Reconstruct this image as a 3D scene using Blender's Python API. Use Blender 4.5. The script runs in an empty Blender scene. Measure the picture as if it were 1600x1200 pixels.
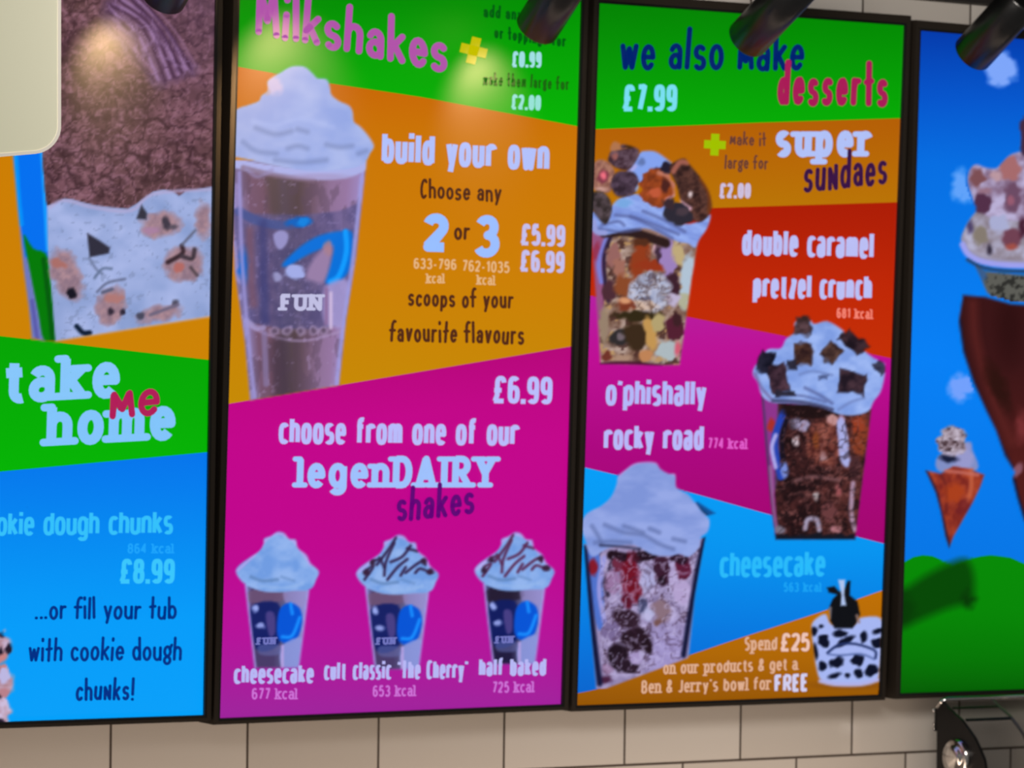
import bpy, bmesh, math
import numpy as np
from mathutils import Vector, Matrix
SC = bpy.context.scene
COL = SC.collection
# ------------------------------------------------------------------ camera
Z0 = 1.75                                   # height of the screens' lower edge above the shop floor
FPX, YAW, PITCH, ROLL = 6480.17, 0.60591, -0.01639, 0.03091
CAM = np.array([-3.28145, -4.56017, 0.52425 + Z0])
_cy, _sy, _cp, _sp = math.cos(YAW), math.sin(YAW), math.cos(PITCH), math.sin(PITCH)
_F = np.array([_sy * _cp, _cy * _cp, _sp]); _R = np.array([_cy, -_sy, 0.0]); _U = np.cross(_R, _F)
_c, _s = math.cos(ROLL), math.sin(ROLL)
CR, CU, CF = _c * _R + _s * _U, -_s * _R + _c * _U, _F
cam = bpy.data.cameras.new('camera'); cob = bpy.data.objects.new('camera', cam); COL.objects.link(cob)
cam.sensor_width = 36.0; cam.lens = FPX / 1600 * 36.0; cam.clip_end = 100
cob.matrix_world = Matrix(((CR[0], CU[0], -CF[0], CAM[0]), (CR[1], CU[1], -CF[1], CAM[1]), (CR[2], CU[2], -CF[2], CAM[2]), (0, 0, 0, 1)))
cam.dof.use_dof = True; cam.dof.focus_distance = 4.3; cam.dof.aperture_fstop = 15.0
SC.camera = cob
# ------------------------------------------------------------------ world, exposure, fill light, counter lamp
SC.view_settings.view_transform = 'Standard'; SC.view_settings.look = 'None'
SC.view_settings.gamma = 1; SC.view_settings.use_curve_mapping = False; SC.view_settings.exposure = 0
W = bpy.data.worlds.new('world'); SC.world = W; W.use_nodes = True
W.node_tree.nodes['Background'].inputs[0].default_value = (1.0, 0.95, 0.9, 1)
W.node_tree.nodes['Background'].inputs[1].default_value = 0.14
def area(name, loc, aim, sx, sy, power, col, spread=180):
    l = bpy.data.lights.new(name, 'AREA'); l.shape = 'RECTANGLE'; l.size = sx; l.size_y = sy; l.energy = power; l.color = col; l.spread = math.radians(spread)
    o = bpy.data.objects.new(name, l); COL.objects.link(o); o.location = loc
    o.rotation_euler = (Vector(aim) - Vector(loc)).to_track_quat('-Z', 'Y').to_euler(); return o
area('upper_tile_fill', (-1.3, -1.9, Z0 + 1.1), (0.75, 0, Z0 + 1.0), 1.2, 0.5, 12, (1.0, 0.92, 0.85), 70)  # unseen fill light added to brighten the upper tiles
area('counter_light', (0.0, -0.17, Z0 - 0.262), (0.0, 0.055, Z0 - 0.06), 2.6, 0.05, 3.1, (1.0, 0.77, 0.60))
# ------------------------------------------------------------------ helpers
def un(u, v, Y=0.0):
    """where the line of sight through photo pixel (u, v) meets the plane at depth Y"""
    d = (u - 800) / FPX * CR - (v - 600) / FPX * CU + CF
    return CAM + (Y - CAM[1]) / d[1] * d
def unX(u, v, X):
    d = (u - 800) / FPX * CR - (v - 600) / FPX * CU + CF
    return CAM + (X - CAM[0]) / d[0] * d
def un_many(P, Y):
    P = np.asarray(P, float)
    d = ((P[:, 0] - 800) / FPX)[:, None] * CR - ((P[:, 1] - 600) / FPX)[:, None] * CU + CF
    return CAM + ((Y - CAM[1]) / d[:, 1])[:, None] * d
def lin(c):
    c = np.clip(np.asarray(c, float) / 255.0, 0, 1)
    return np.where(c <= 0.04045, c / 12.92, ((c + 0.055) / 1.055) ** 2.4)
def mat(name, col, rough=0.5, metal=0.0, spec=0.5, emit=None, strength=0.0, trans=0.0, ior=1.45):
    m = bpy.data.materials.new(name); m.use_nodes = True; b = m.node_tree.nodes['Principled BSDF']
    b.inputs['Base Color'].default_value = (*[float(x) for x in lin(col)], 1); b.inputs['Roughness'].default_value = rough
    b.inputs['Metallic'].default_value = metal; b.inputs['Specular IOR Level'].default_value = spec
    b.inputs['Transmission Weight'].default_value = trans; b.inputs['IOR'].default_value = ior
    if emit is not None:
        b.inputs['Emission Color'].default_value = (*[float(x) for x in lin(emit)], 1); b.inputs['Emission Strength'].default_value = strength
    return m
def noisy(m, scale, amount, bump=0.0):
    """break a plain material up with a procedural noise in its roughness and relief"""
    nt = m.node_tree; b = nt.nodes['Principled BSDF']; tc = nt.nodes.new('ShaderNodeTexCoord'); n = nt.nodes.new('ShaderNodeTexNoise')
    n.inputs['Scale'].default_value = scale; nt.links.new(tc.outputs['Object'], n.inputs['Vector'])
    r = nt.nodes.new('ShaderNodeMapRange'); base = b.inputs['Roughness'].default_value
    r.inputs[3].default_value = max(0.02, base - amount); r.inputs[4].default_value = base + amount
    nt.links.new(n.outputs['Fac'], r.inputs[0]); nt.links.new(r.outputs[0], b.inputs['Roughness'])
    if bump:
        bp = nt.nodes.new('ShaderNodeBump'); bp.inputs['Strength'].default_value = bump; bp.inputs['Distance'].default_value = 0.002
        nt.links.new(n.outputs['Fac'], bp.inputs['Height']); nt.links.new(bp.outputs[0], b.inputs['Normal'])
    return m
def image_mat(name, sampling):
    m = mat(name, (0, 0, 0), rough=0.44, spec=0.2); nt = m.node_tree; b = nt.nodes['Principled BSDF']
    a = nt.nodes.new('ShaderNodeAttribute'); a.attribute_name = 'Col'
    nt.links.new(a.outputs['Color'], b.inputs['Emission Color']); b.inputs['Emission Strength'].default_value = 1.0
    m.cycles.emission_sampling = sampling
    return m
M_DISPLAY = image_mat('backlit_display', 'FRONT')
M_PICTURE = image_mat('backlit_picture', 'NONE')
M_BEZEL = noisy(mat('dark_satin_bezel', (50, 43, 36), rough=0.55, metal=0.5), 60, 0.06)
M_BLACK = noisy(mat('black_powder_coat', (8, 8, 9), rough=0.30, spec=0.7), 90, 0.05)
M_LENS_OFF = mat('unlit_lens', (30, 28, 26), rough=0.1)
M_LENS_ON = mat('lit_lens', (255, 220, 170), emit=(255, 214, 150), strength=6.0)
M_CHROME = mat('chrome', (225, 222, 220), rough=0.12, metal=1.0)
M_DARKPL = noisy(mat('black_plastic', (16, 15, 15), rough=0.4, spec=0.3), 80, 0.08)
M_GREYPL = mat('grey_edge', (70, 68, 66), rough=0.3)

def world_of(q):
    return (world_of(q.parent) @ q.matrix_parent_inverse if q.parent else Matrix.Identity(4)) @ q.matrix_basis
def clear_plastic(name, tint, gloss):
    m = bpy.data.materials.new(name); m.use_nodes = True; nt = m.node_tree; nt.nodes.remove(nt.nodes['Principled BSDF']); N = nt.nodes.new
    t = N('ShaderNodeBsdfTransparent'); t.inputs[0].default_value = (tint, tint, tint, 1); g = N('ShaderNodeBsdfGlossy'); g.inputs['Roughness'].default_value = 0.06
    f = N('ShaderNodeLayerWeight'); f.inputs[0].default_value = gloss; x = N('ShaderNodeMixShader'); nt.links.new(f.outputs['Fresnel'], x.inputs[0]); nt.links.new(t.outputs[0], x.inputs[1]); nt.links.new(g.outputs[0], x.inputs[2])
    nt.links.new(x.outputs[0], nt.nodes['Material Output'].inputs['Surface']); return m
def mesh_obj(name, verts, faces, material, parent=None, smooth=False):
    me = bpy.data.meshes.new(name); me.from_pydata([tuple(map(float, v)) for v in verts], [], faces); me.update()
    if material: me.materials.append(material)
    if smooth: me.polygons.foreach_set('use_smooth', [True] * len(me.polygons))
    o = bpy.data.objects.new(name, me); COL.objects.link(o)
    if parent is not None:
        o.parent = parent
        o.matrix_parent_inverse = world_of(parent).inverted()
    return o
def bm_obj(name, bm, material, parent=None, smooth=False):
    bmesh.ops.recalc_face_normals(bm, faces=bm.faces)
    v = [x.co[:] for x in bm.verts]; bm.verts.index_update(); f = [[q.index for q in p.verts] for p in bm.faces]; bm.free()
    return mesh_obj(name, v, f, material, parent, smooth)
def bm_box(bm, lo, hi, bevel=0.0):
    vs = [bm.verts.new((x, y, z)) for x in (lo[0], hi[0]) for y in (lo[1], hi[1]) for z in (lo[2], hi[2])]
    fs = [bm.faces.new([vs[i] for i in q]) for q in ((0, 1, 3, 2), (4, 6, 7, 5), (0, 4, 5, 1), (2, 3, 7, 6), (0, 2, 6, 4), (1, 5, 7, 3))]
    if bevel:
        es = list({e for f in fs for e in f.edges}); bmesh.ops.bevel(bm, geom=es, offset=bevel, segments=3, profile=0.6, affect='EDGES')
def lathe(bm, prof, c, axis, n=40, closed=True):
    """profile of (radius, distance along axis) swept round an axis through c"""
    ax = Vector(axis).normalized(); a = ax.orthogonal().normalized(); b = ax.cross(a); c = Vector(c); rings = []
    for r, h in prof:
        if r < 1e-6: rings.append([bm.verts.new(c + ax * h)])
        else: rings.append([bm.verts.new(c + ax * h + (a * math.cos(t) + b * math.sin(t)) * r) for t in np.linspace(0, 2 * math.pi, n, endpoint=False)])
    for p, q in zip(rings, rings[1:]):
        for i in range(n):
            j = (i + 1) % n
            if len(p) == 1: bm.faces.new((p[0], q[i], q[j]))
            elif len(q) == 1: bm.faces.new((p[i], p[j], q[0]))
            else: bm.faces.new((p[i], p[j], q[j], q[i]))
def tube(bm, pts, r, n=12):
    pts = [Vector(p) for p in pts]; rings = []; ref = None
    for i, p in enumerate(pts):
        t = (pts[min(i + 1, len(pts) - 1)] - pts[max(i - 1, 0)]).normalized()
        a = t.orthogonal().normalized() if ref is None else (ref - t * ref.dot(t)).normalized(); ref = a; b = t.cross(a)
        rings.append([bm.verts.new(p + (a * math.cos(k) + b * math.sin(k)) * r) for k in np.linspace(0, 2 * math.pi, n, endpoint=False)])
    for p, q in zip(rings, rings[1:]):
        for i in range(n): bm.faces.new((p[i], p[(i + 1) % n], q[(i + 1) % n], q[i]))
    bm.faces.new(rings[0][::-1]); bm.faces.new(rings[-1])
def tag(o, label, cat=None, group=None, kind=None):
    if label: o['label'] = label
    if cat: o['category'] = cat
    if group: o['group'] = group
    if kind: o['kind'] = kind
    return o
def thing(name, label, cat, loc, group=None):
    o = bpy.data.objects.new(name, None); COL.objects.link(o); o.location = tuple(map(float, loc)); o.empty_display_size = 0.05
    return tag(o, label, cat, group)
# ------------------------------------------------------------------ painting of the pictures shown on the screens
def frac(x): return x - np.floor(x)
def vnoise(x, y, seed=0):
    ix, iy = np.floor(x), np.floor(y); fx, fy = x - ix, y - iy; fx = fx * fx * (3 - 2 * fx); fy = fy * fy * (3 - 2 * fy)
    h = lambda a, b: frac(np.sin(a * 127.1 + b * 311.7 + seed * 74.7) * 43758.5453)
    return (h(ix, iy) * (1 - fx) + h(ix + 1, iy) * fx) * (1 - fy) + (h(ix, iy + 1) * (1 - fx) + h(ix + 1, iy + 1) * fx) * fy
def fbm(x, y, seed=0, octs=3):
    s = 0; a = 0.5; t = 0
    for k in range(octs):
        s = s + a * vnoise(x * 2 ** k, y * 2 ** k, seed + k); t += a; a *= 0.55
    return s / t
def smooth_closed(p, k=4):
    p = np.asarray(p, float); n = len(p); out = []
    for i in range(n):
        a, b, c, d = p[i - 1], p[i], p[(i + 1) % n], p[(i + 2) % n]
        for t in np.linspace(0, 1, k, endpoint=False):
            out.append(0.5 * (2 * b + (c - a) * t + (2 * a - 5 * b + 4 * c - d) * t * t + (3 * b - a - 3 * c + d) * t ** 3))
    return np.array(out)
def smooth_open(p, k=5):
    p = np.asarray(p, float); n = len(p)
    if n < 3: return p
    out = []
    for i in range(n - 1):
        a, b, c, d = p[max(i - 1, 0)], p[i], p[i + 1], p[min(i + 2, n - 1)]
        for t in np.linspace(0, 1, k, endpoint=False):
            out.append(0.5 * (2 * b + (c - a) * t + (2 * a - 5 * b + 4 * c - d) * t * t + (3 * b - a - 3 * c + d) * t ** 3))
    out.append(p[-1]); return np.array(out)
def seg_dist(X, Y, p, closed):
    d = np.full(X.shape, 1e9); n = len(p)
    for i in range(n if closed else n - 1):
        a, b = p[i], p[(i + 1) % n]; e = b - a; L = e @ e + 1e-9
        t = np.clip(((X - a[0]) * e[0] + (Y - a[1]) * e[1]) / L, 0, 1)
        d = np.minimum(d, (X - a[0] - t * e[0]) ** 2 + (Y - a[1] - t * e[1]) ** 2)
    return np.sqrt(d)
def inside(X, Y, p):
    r = np.zeros(X.shape, bool); n = len(p); j = n - 1
    for i in range(n):
        (xi, yi), (xj, yj) = p[i], p[j]
        if yi != yj: r ^= ((yi > Y) != (yj > Y)) & (X < (xj - xi) * (Y - yi) / (yj - yi) + xi)
        j = i
    return r
class Pic:
    """a picture on a screen: painted over a fine grid in the screen's own plane"""
    def __init__(s, x0, y0, x1, y1, step=2.5):
        s.nx, s.ny = int((x1 - x0) / step) + 1, int((y1 - y0) / step) + 1
        s.X, s.Y = np.meshgrid(np.linspace(x0, x1, s.nx), np.linspace(y0, y1, s.ny))
        s.rgb = np.zeros((s.ny, s.nx, 3)); s.a = np.zeros((s.ny, s.nx))
    def mask_poly(s, pts, soft=4, smooth=True):
        p = smooth_closed(pts) if smooth else np.asarray(pts, float); m = np.zeros(s.X.shape)
        lo, hi = p.min(0) - soft * 2, p.max(0) + soft * 2
        b = (s.X >= lo[0]) & (s.X <= hi[0]) & (s.Y >= lo[1]) & (s.Y <= hi[1])
        if b.any():
            x, y = s.X[b], s.Y[b]; d = seg_dist(x, y, p, True); d = np.where(inside(x, y, p), -d, d); m[b] = np.clip(0.5 - d / soft, 0, 1)
        return m
    def mask_ell(s, cx, cy, rx, ry, rot=0, soft=4):
        c, q = math.cos(math.radians(rot)), math.sin(math.radians(rot)); k = min(8.0, 0.75 * min(rx, ry)) if max(rx, ry) < 45 else 0
        X = s.X + (vnoise(s.X / 8, s.Y / 8, cx) - .5) * k; Y = s.Y + (vnoise(s.X / 8, s.Y / 8, cy + 3) - .5) * k
        x = (X - cx) * c + (Y - cy) * q; y = -(X - cx) * q + (Y - cy) * c
        return np.clip(0.5 - (np.sqrt((x / rx) ** 2 + (y / ry) ** 2) - 1) * min(rx, ry) / soft, 0, 1)
    def mask_box(s, cx, cy, hx, hy, rot=0, soft=4):
        c, q = math.cos(math.radians(rot)), math.sin(math.radians(rot)); X = s.X + (vnoise(s.X / 9, s.Y / 9, cx) - .5) * 7; Y = s.Y + (vnoise(s.X / 9, s.Y / 9, cy) - .5) * 7; x = np.abs((X - cx) * c + (Y - cy) * q) - hx; y = np.abs(-(X - cx) * q + (Y - cy) * c) - hy
        return np.clip(0.5 - np.maximum(x, y) / soft, 0, 1)
    def mask_line(s, pts, w, soft=4):
        p = smooth_open(pts); m = np.zeros(s.X.shape); lo, hi = p.min(0) - w - soft, p.max(0) + w + soft
        b = (s.X >= lo[0]) & (s.X <= hi[0]) & (s.Y >= lo[1]) & (s.Y <= hi[1])
        if b.any(): m[b] = np.clip(0.5 - (seg_dist(s.X[b], s.Y[b], p, False) - w / 2) / soft, 0, 1)
        return m
    def put(s, m, col, k=1.0, add=True):
        m = m * k; c = np.asarray(col, float)
        if add: w = np.where(m > 0, m / np.maximum(np.maximum(s.a, m), 1e-6), 0); s.a = np.maximum(s.a, m)
        else: w = m
        s.rgb = s.rgb * (1 - w[..., None]) + c * w[..., None]
        return m
    def poly(s, pts, col, soft=4, smooth=True, add=True, k=1.0): return s.put(s.mask_poly(pts, soft, smooth), col, k, add)
    def ell(s, cx, cy, rx, ry, col, rot=0, soft=4, add=False, k=1.0): return s.put(s.mask_ell(cx, cy, rx, ry, rot, soft), col, k, add)
    def box(s, cx, cy, hx, hy, col, rot=0, soft=4, add=False): return s.put(s.mask_box(cx, cy, hx, hy, rot, soft), col, 1.0, add)
    def line(s, pts, w, col, soft=4, add=False, k=1.0): return s.put(s.mask_line(pts, w, soft), col, k, add)
    def mottle(s, m, sx, sy, seed, lo, hi, cut=None, k=1.0, rot=0):
        c, q = math.cos(math.radians(rot)), math.sin(math.radians(rot))
        n = fbm((s.X * c + s.Y * q) / sx, (-s.X * q + s.Y * c) / sy, seed); t = np.clip((n - 0.25) / 0.5, 0, 1) if cut is None else np.clip((n - cut) / 0.07, 0, 1)
        if lo is None: s.put(m * t, hi, k, False)
        else:
            c = np.asarray(lo, float) + t[..., None] * (np.asarray(hi, float) - np.asarray(lo, float)); mm = (m * k)[..., None]; s.rgb = s.rgb * (1 - mm) + c * mm
    def ridge(s, m, sx, sy, seed, col, width=.16, k=1.0, rot=0):
        """thin curling filaments"""
        c, q = math.cos(math.radians(rot)), math.sin(math.radians(rot)); X, Y = s.X + (fbm(s.X / 22, s.Y / 22, seed + 5) - .5) * 30, s.Y + (fbm(s.X / 22, s.Y / 22, seed + 9) - .5) * 30
        n = vnoise((X * c + Y * q) / sx, (-X * q + Y * c) / sy, seed); s.put(m * np.clip(1 - np.abs(n - .5) / width, 0, 1), col, k, False)
    def build(s, name, bg, parent, Y, clip, label=None):
        a = s.a * s.mask_poly(clip, 1.0, False); rgb = bg(s.X, s.Y) * (1 - a[..., None]) + s.rgb * a[..., None]
        k = a > 0.04; cell = k[:-1, :-1] | k[1:, :-1] | k[:-1, 1:] | k[1:, 1:]; ins = s.mask_poly(clip, 0.01, False) > 0.5
        cell &= ins[:-1, :-1] & ins[1:, :-1] & ins[:-1, 1:] & ins[1:, 1:]
        idx = np.arange(s.nx * s.ny).reshape(s.ny, s.nx)
        q = np.stack([idx[1:, :-1][cell], idx[1:, 1:][cell], idx[:-1, 1:][cell], idx[:-1, :-1][cell]], 1)
        used = np.unique(q); re = np.full(s.nx * s.ny, -1); re[used] = np.arange(len(used)); q = re[q]
        V = un_many(np.stack([s.X.ravel()[used], s.Y.ravel()[used]], 1), Y)
        return colour_mesh(name, V, q.tolist(), rgb.reshape(-1, 3)[used], M_PICTURE, parent, label)
def colour_mesh(name, V, F, rgb, material, parent, label=None):
    o = mesh_obj(name, V, F, material, parent); at = o.data.color_attributes.new('Col', 'FLOAT_COLOR', 'POINT')
    c = np.ones((len(V), 4)); c[:, :3] = lin(rgb); at.data.foreach_set('color', c.ravel())
    if label: o['label'] = label
    return o
# ------------------------------------------------------------------ lettering: letters drawn as pen strokes
def L(*p): return [np.array(p, float)]
def A(cx, cy, rx, ry, a0, a1, n=None):
    t = np.radians(np.linspace(a0, a1, max(5, int(abs(a1 - a0) / 18) + 1))); e = 2.0 / EXP
    c, s = np.cos(t), np.sin(t)
    return np.stack([cx + rx * np.sign(c) * np.abs(c) ** e, cy + ry * np.sign(s) * np.abs(s) ** e], 1)
def J(*parts): return [np.concatenate([np.asarray(p, float).reshape(-1, 2) for p in parts])]
def glyphs(exp, hand):
    """letter skeletons: baseline 0, x-height 0.7, ascender 1, as (width, strokes)"""
    global EXP
    EXP = exp; g = {}
    O = lambda w=.5: [A(w / 2, .35, w / 2, .35, 90, 450)]
    g['o'] = (.5, O()); g['c'] = (.42, [A(.25, .35, .25, .35, 45, 315)]); g['e'] = (.48, J((.02, .36), (.47, .36), A(.25, .35, .24, .35, 0, 318)))
    g['a'] = (.46, J(A(.23, .47, .22, .23, 155, 0), (.45, 0)) + [A(.23, .2, .22, .2, 0, 360)])
    g['b'] = (.5, L((0, 1), (0, 0)) + [A(.25, .35, .25, .35, 0, 360)]); g['d'] = (.5, L((.5, 1), (.5, 0)) + [A(.25, .35, .25, .35, 0, 360)])
    g['p'] = (.5, L((0, .7), (0, -.28)) + [A(.25, .35, .25, .35, 0, 360)])
    g['g'] = (.5, J((.5, .7), (.5, -.05), A(.25, -.05, .25, .22, 0, -150)) + [A(.25, .35, .25, .35, 0, 360)])
    if hand: g['g'] = (.46, [A(.23, .42, .23, .27, 0, 360), A(.23, -.1, .23, .2, 90, 450)] + L((.4, .55), (.55, .75)))
    g['f'] = (.38, J((.12, 0), (.12, .8), A(.34, .8, .22, .2, 180, 70)) + L((-.08, .66), (.4, .66)))
    g['h'] = (.48, L((0, 1), (0, 0)) + J((0, .45), A(.24, .45, .24, .25, 180, 0), (.48, 0)))
    g['n'] = (.48, L((0, .7), (0, 0)) + J((0, .45), A(.24, .45, .24, .25, 180, 0), (.48, 0)))
    g['~'] = (.46, L((0, 0), (0, .7), (.46, 0), (.46, .75)))
    g['m'] = (.78, L((0, .7), (0, 0)) + J((0, .47), A(.2, .47, .2, .23, 180, 0), (.4, 0)) + J((.4, .47), A(.59, .47, .19, .23, 180, 0), (.78, 0)))
    if hand: g['m'] = (.6, L((0, 0), (.06, .7), (.3, .2), (.54, .7), (.6, 0)))
    g['u'] = (.48, J((0, .7), A(.24, .25, .24, .25, 180, 360), (.48, .7)) + L((.48, .7), (.48, 0)))
    g['i'] = (.02, L((0, .7), (0, 0)) + L((0, .94), (0, 1.0))); g['l'] = (.02, L((0, 1), (0, 0)))
    g['k'] = (.46, L((0, 1), (0, 0)) + L((.44, .7), (.02, .3)) + L((.14, .42), (.46, 0)))
    g['r'] = (.32, L((0, .7), (0, 0)) + J((0, .42), A(.26, .42, .26, .27, 180, 75))) if hand else (.38, L((0, .7), (0, 0)) + J((0, .42), A(.22, .42, .22, .27, 180, 30))); g['v'] = (.46, L((0, .7), (.23, 0), (.46, .7)))
    g['s'] = (.42, J(A(.21, .525, .2, .175, 40, 250), A(.21, .175, .21, .175, 70, -140)))
    g['t'] = (.5, J((.22, .9), (.22, .2), A(.42, .2, .2, .2, 180, 290)) + L((-.06, .66), (.5, .66)))
    if exp < 2.5: g['t'] = (.27, J((.14, .95), (.14, .2), A(.32, .2, .18, .2, 180, 290)) + L((-.08, .68), (.36, .68)))
    if hand: g['t'] = (.32, L((.14, 1), (.16, 0)) + L((-.04, .66), (.34, .7)))
    g['w'] = (.68, L((0, .7), (.17, 0), (.34, .62), (.51, 0), (.68, .7))); g['y'] = (.46, L((0, .7), (.23, .04)) + L((.46, .7), (.16, -.28)))
    g['z'] = (.4, L((0, .7), (.4, .7), (0, 0), (.4, 0))); g['x'] = (.44, L((0, .7), (.44, 0)) + L((.44, .7), (0, 0)))
    g["'"] = (.04, L((.04, 1), (0, .8))); g['.'] = (.04, L((0, 0), (.04, 0))); g['!'] = (.06, L((.05, 1), (.02, .3)) + L((0, 0), (.02, 0))); g['-'] = (.26, L((0, .36), (.26, .36)))
    g['&'] = (.55, J((.55, 0), (.15, .62), A(.27, .8, .15, .2, 200, -30), (.05, .35), A(.22, .2, .22, .2, 150, 330), (.5, .4)))
    g['0'] = (.46, [A(.23, .5, .23, .5, 90, 450)]); g['1'] = (.24, L((0, .78), (.2, 1), (.2, 0)))
    g['2'] = (.46, J(A(.22, .74, .22, .26, 165, -30), (.02, .02), (.46, .02)))
    g['3'] = (.46, J(A(.22, .76, .2, .24, 155, -80), A(.22, .26, .24, .27, 80, -155)))
    g['4'] = (.48, L((.34, 0), (.34, 1), (0, .28), (.48, .28))); g['5'] = (.46, J((.42, 1), (.07, 1), (.04, .56), A(.22, .32, .24, .32, 110, -150)))
    g['6'] = (.46, J(A(.24, .7, .22, .3, 40, 180), (.02, .3)) + [A(.24, .3, .22, .3, 0, 360)]); g['7'] = (.42, L((0, 1), (.42, 1), (.14, 0)))
    g['8'] = (.46, [A(.23, .76, .2, .24, 0, 360), A(.23, .27, .23, .27, 0, 360)])
    g['9'] = (.46, J(A(.22, .3, .22, .3, 220, 360), (.44, .7)) + [A(.22, .7, .22, .3, 0, 360)])
    g['£'] = (.6, J(A(.38, .74, .2, .26, 10, 180), (.18, .25), (.06, 0)) + L((0, 0), (.58, 0)) + L((0, .47), (.44, .47)))
    g['A'] = (.6, L((0, 0), (.3, 1), (.6, 0)) + L((.1, .33), (.5, .33))); g['D'] = (.55, L((0, 0), (0, 1)) + J((0, 1), (.2, 1), A(.25, .5, .3, .5, 90, -90), (0, 0)))
    g['I'] = (.1, L((.05, 0), (.05, 1))); g['R'] = (.55, L((0, 0), (0, 1)) + J((0, 1), (.22, 1), A(.24, .74, .26, .26, 90, -90), (0, .48)) + L((.24, .48), (.55, 0)))
    g['Y'] = (.6, L((0, 1), (.3, .48), (.6, 1)) + L((.3, .5), (.3, 0))); g['F'] = (.44, L((0, 0), (0, 1), (.44, 1)) + L((0, .52), (.36, .52)))
    g['E'] = (.44, L((.44, 0), (0, 0), (0, 1), (.44, 1)) + L((0, .52), (.36, .52))); g['U'] = (.52, J((0, 1), A(.26, .28, .26, .28, 180, 360), (.52, 1)))
    g['N'] = (.54, L((0, 0), (0, 1), (.54, 0), (.54, 1))); g['B'] = (.5, L((0, 0), (0, 1)) + J((0, 1), (.2, 1), A(.22, .76, .23, .24, 90, -90), (0, .52)) + J((0, .52), A(.24, .26, .26, .26, 90, -90), (0, 0)))
    g['C'] = (.48, [A(.27, .5, .27, .5, 50, 310)]); g['J'] = (.36, J((.36, 1), (.36, .2), A(.18, .2, .18, .2, 0, -150))); g['M'] = (.7, L((0, 0), (.08, 1), (.35, .3), (.62, 1), (.7, 0)))
    g['S'] = (.46, J(A(.23, .75, .22, .25, 40, 250), A(.23, .26, .23, .26, 70, -140))); g['T'] = (.5, L((0, 1), (.5, 1)) + L((.25, 1), (.25, 0)))
    return g
FONT = {'hand': glyphs(2.0, True), 'bold': glyphs(2.7, False), 'slab': glyphs(2.1, False)}
XH = {'hand': .56, 'bold': .74, 'slab': .72}
SERIF = {'t': [], 'a': [(.45, 0)], 'k': [(0, 0), (-.05, 1), (.42, 0), (.4, .7)], 'h': [(0, 0), (-.05, 1), (.48, 0)], 'm': [(0, 0), (-.05, .7), (.4, 0), (.78, 0)], 'n': [(0, 0), (-.05, .7), (.48, 0)],
         'u': [(-.05, .7), (.43, .7), (.5, 0)], 'p': [(0, -.28), (-.05, .7)], 'r': [(0, 0), (-.05, .7)], 'l': [(0, 0), (-.05, 1)], 'D': [(-.03, 0), (-.03, 1)], 'A': [(0, 0), (.6, 0)],
         'I': [(.05, 0), (.05, 1)], 'R': [(0, 0), (-.03, 1), (.55, 0)], 'Y': [(0, 1), (.6, 1), (.3, 0)], 'F': [(0, 0)], 'U': [(0, 1), (.52, 1)], 'N': [(0, 0), (0, 1), (.54, 1)]}
def ribbon(V, F, p, w, round_caps):
    p = np.asarray(p, float); k = [0] + [i for i in range(1, len(p)) if np.hypot(*(p[i] - p[i - 1])) > 0.15]; p = p[k]
    if len(p) == 2 and not round_caps and np.hypot(*(p[1] - p[0])) < w * .8:
        e = (p[1] - p[0]) / np.hypot(*(p[1] - p[0])) * w * .5; p = np.array([(p[0] + p[1]) / 2 - e, (p[0] + p[1]) / 2 + e])
    if len(p) < 2: p = np.array([p[0] - (w / 2, 0), p[0] + (w / 2, 0)]) if len(p) == 1 else p
    closed = np.hypot(*(p[0] - p[-1])) < 0.6 and len(p) > 4
    t = np.diff(p, axis=0); t /= np.hypot(t[:, 0], t[:, 1])[:, None]; nrm = np.stack([-t[:, 1], t[:, 0]], 1)
    def disc(c):
        b = len(V); V.extend([c + w / 2 * np.array((math.cos(a), math.sin(a))) for a in np.linspace(0, 2 * math.pi, 12, endpoint=False)]); F.append(list(range(b, b + 12)))
    run = [0]; runs = []
    for i in range(1, len(p) - 1):
        run.append(i)
        if t[i - 1] @ t[i] < 0.7: runs.append(run); run = [i]; disc(p[i])
    run.append(len(p) - 1); runs.append(run)
    for r in runs:
        b = len(V)
        for j, i in enumerate(r):
            if closed and len(runs) == 1 and i in (0, len(p) - 1): n = nrm[0] + nrm[-1]
            elif j == 0: n = nrm[i] * 1.0
            elif j == len(r) - 1: n = nrm[i - 1] * 1.0
            else: n = nrm[i - 1] + nrm[i]
            n /= np.hypot(*n); m = nrm[min(i, len(nrm) - 1)]; n *= min(1.25, 1 / max(.5, abs(n @ m)))
            V.append(p[i] + n * w / 2); V.append(p[i] - n * w / 2)
        for j in range(len(r) - 1): F.append([b + 2 * j, b + 2 * j + 1, b + 2 * j + 3, b + 2 * j + 2])
    if round_caps and not closed: disc(p[0]); disc(p[-1])
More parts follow.
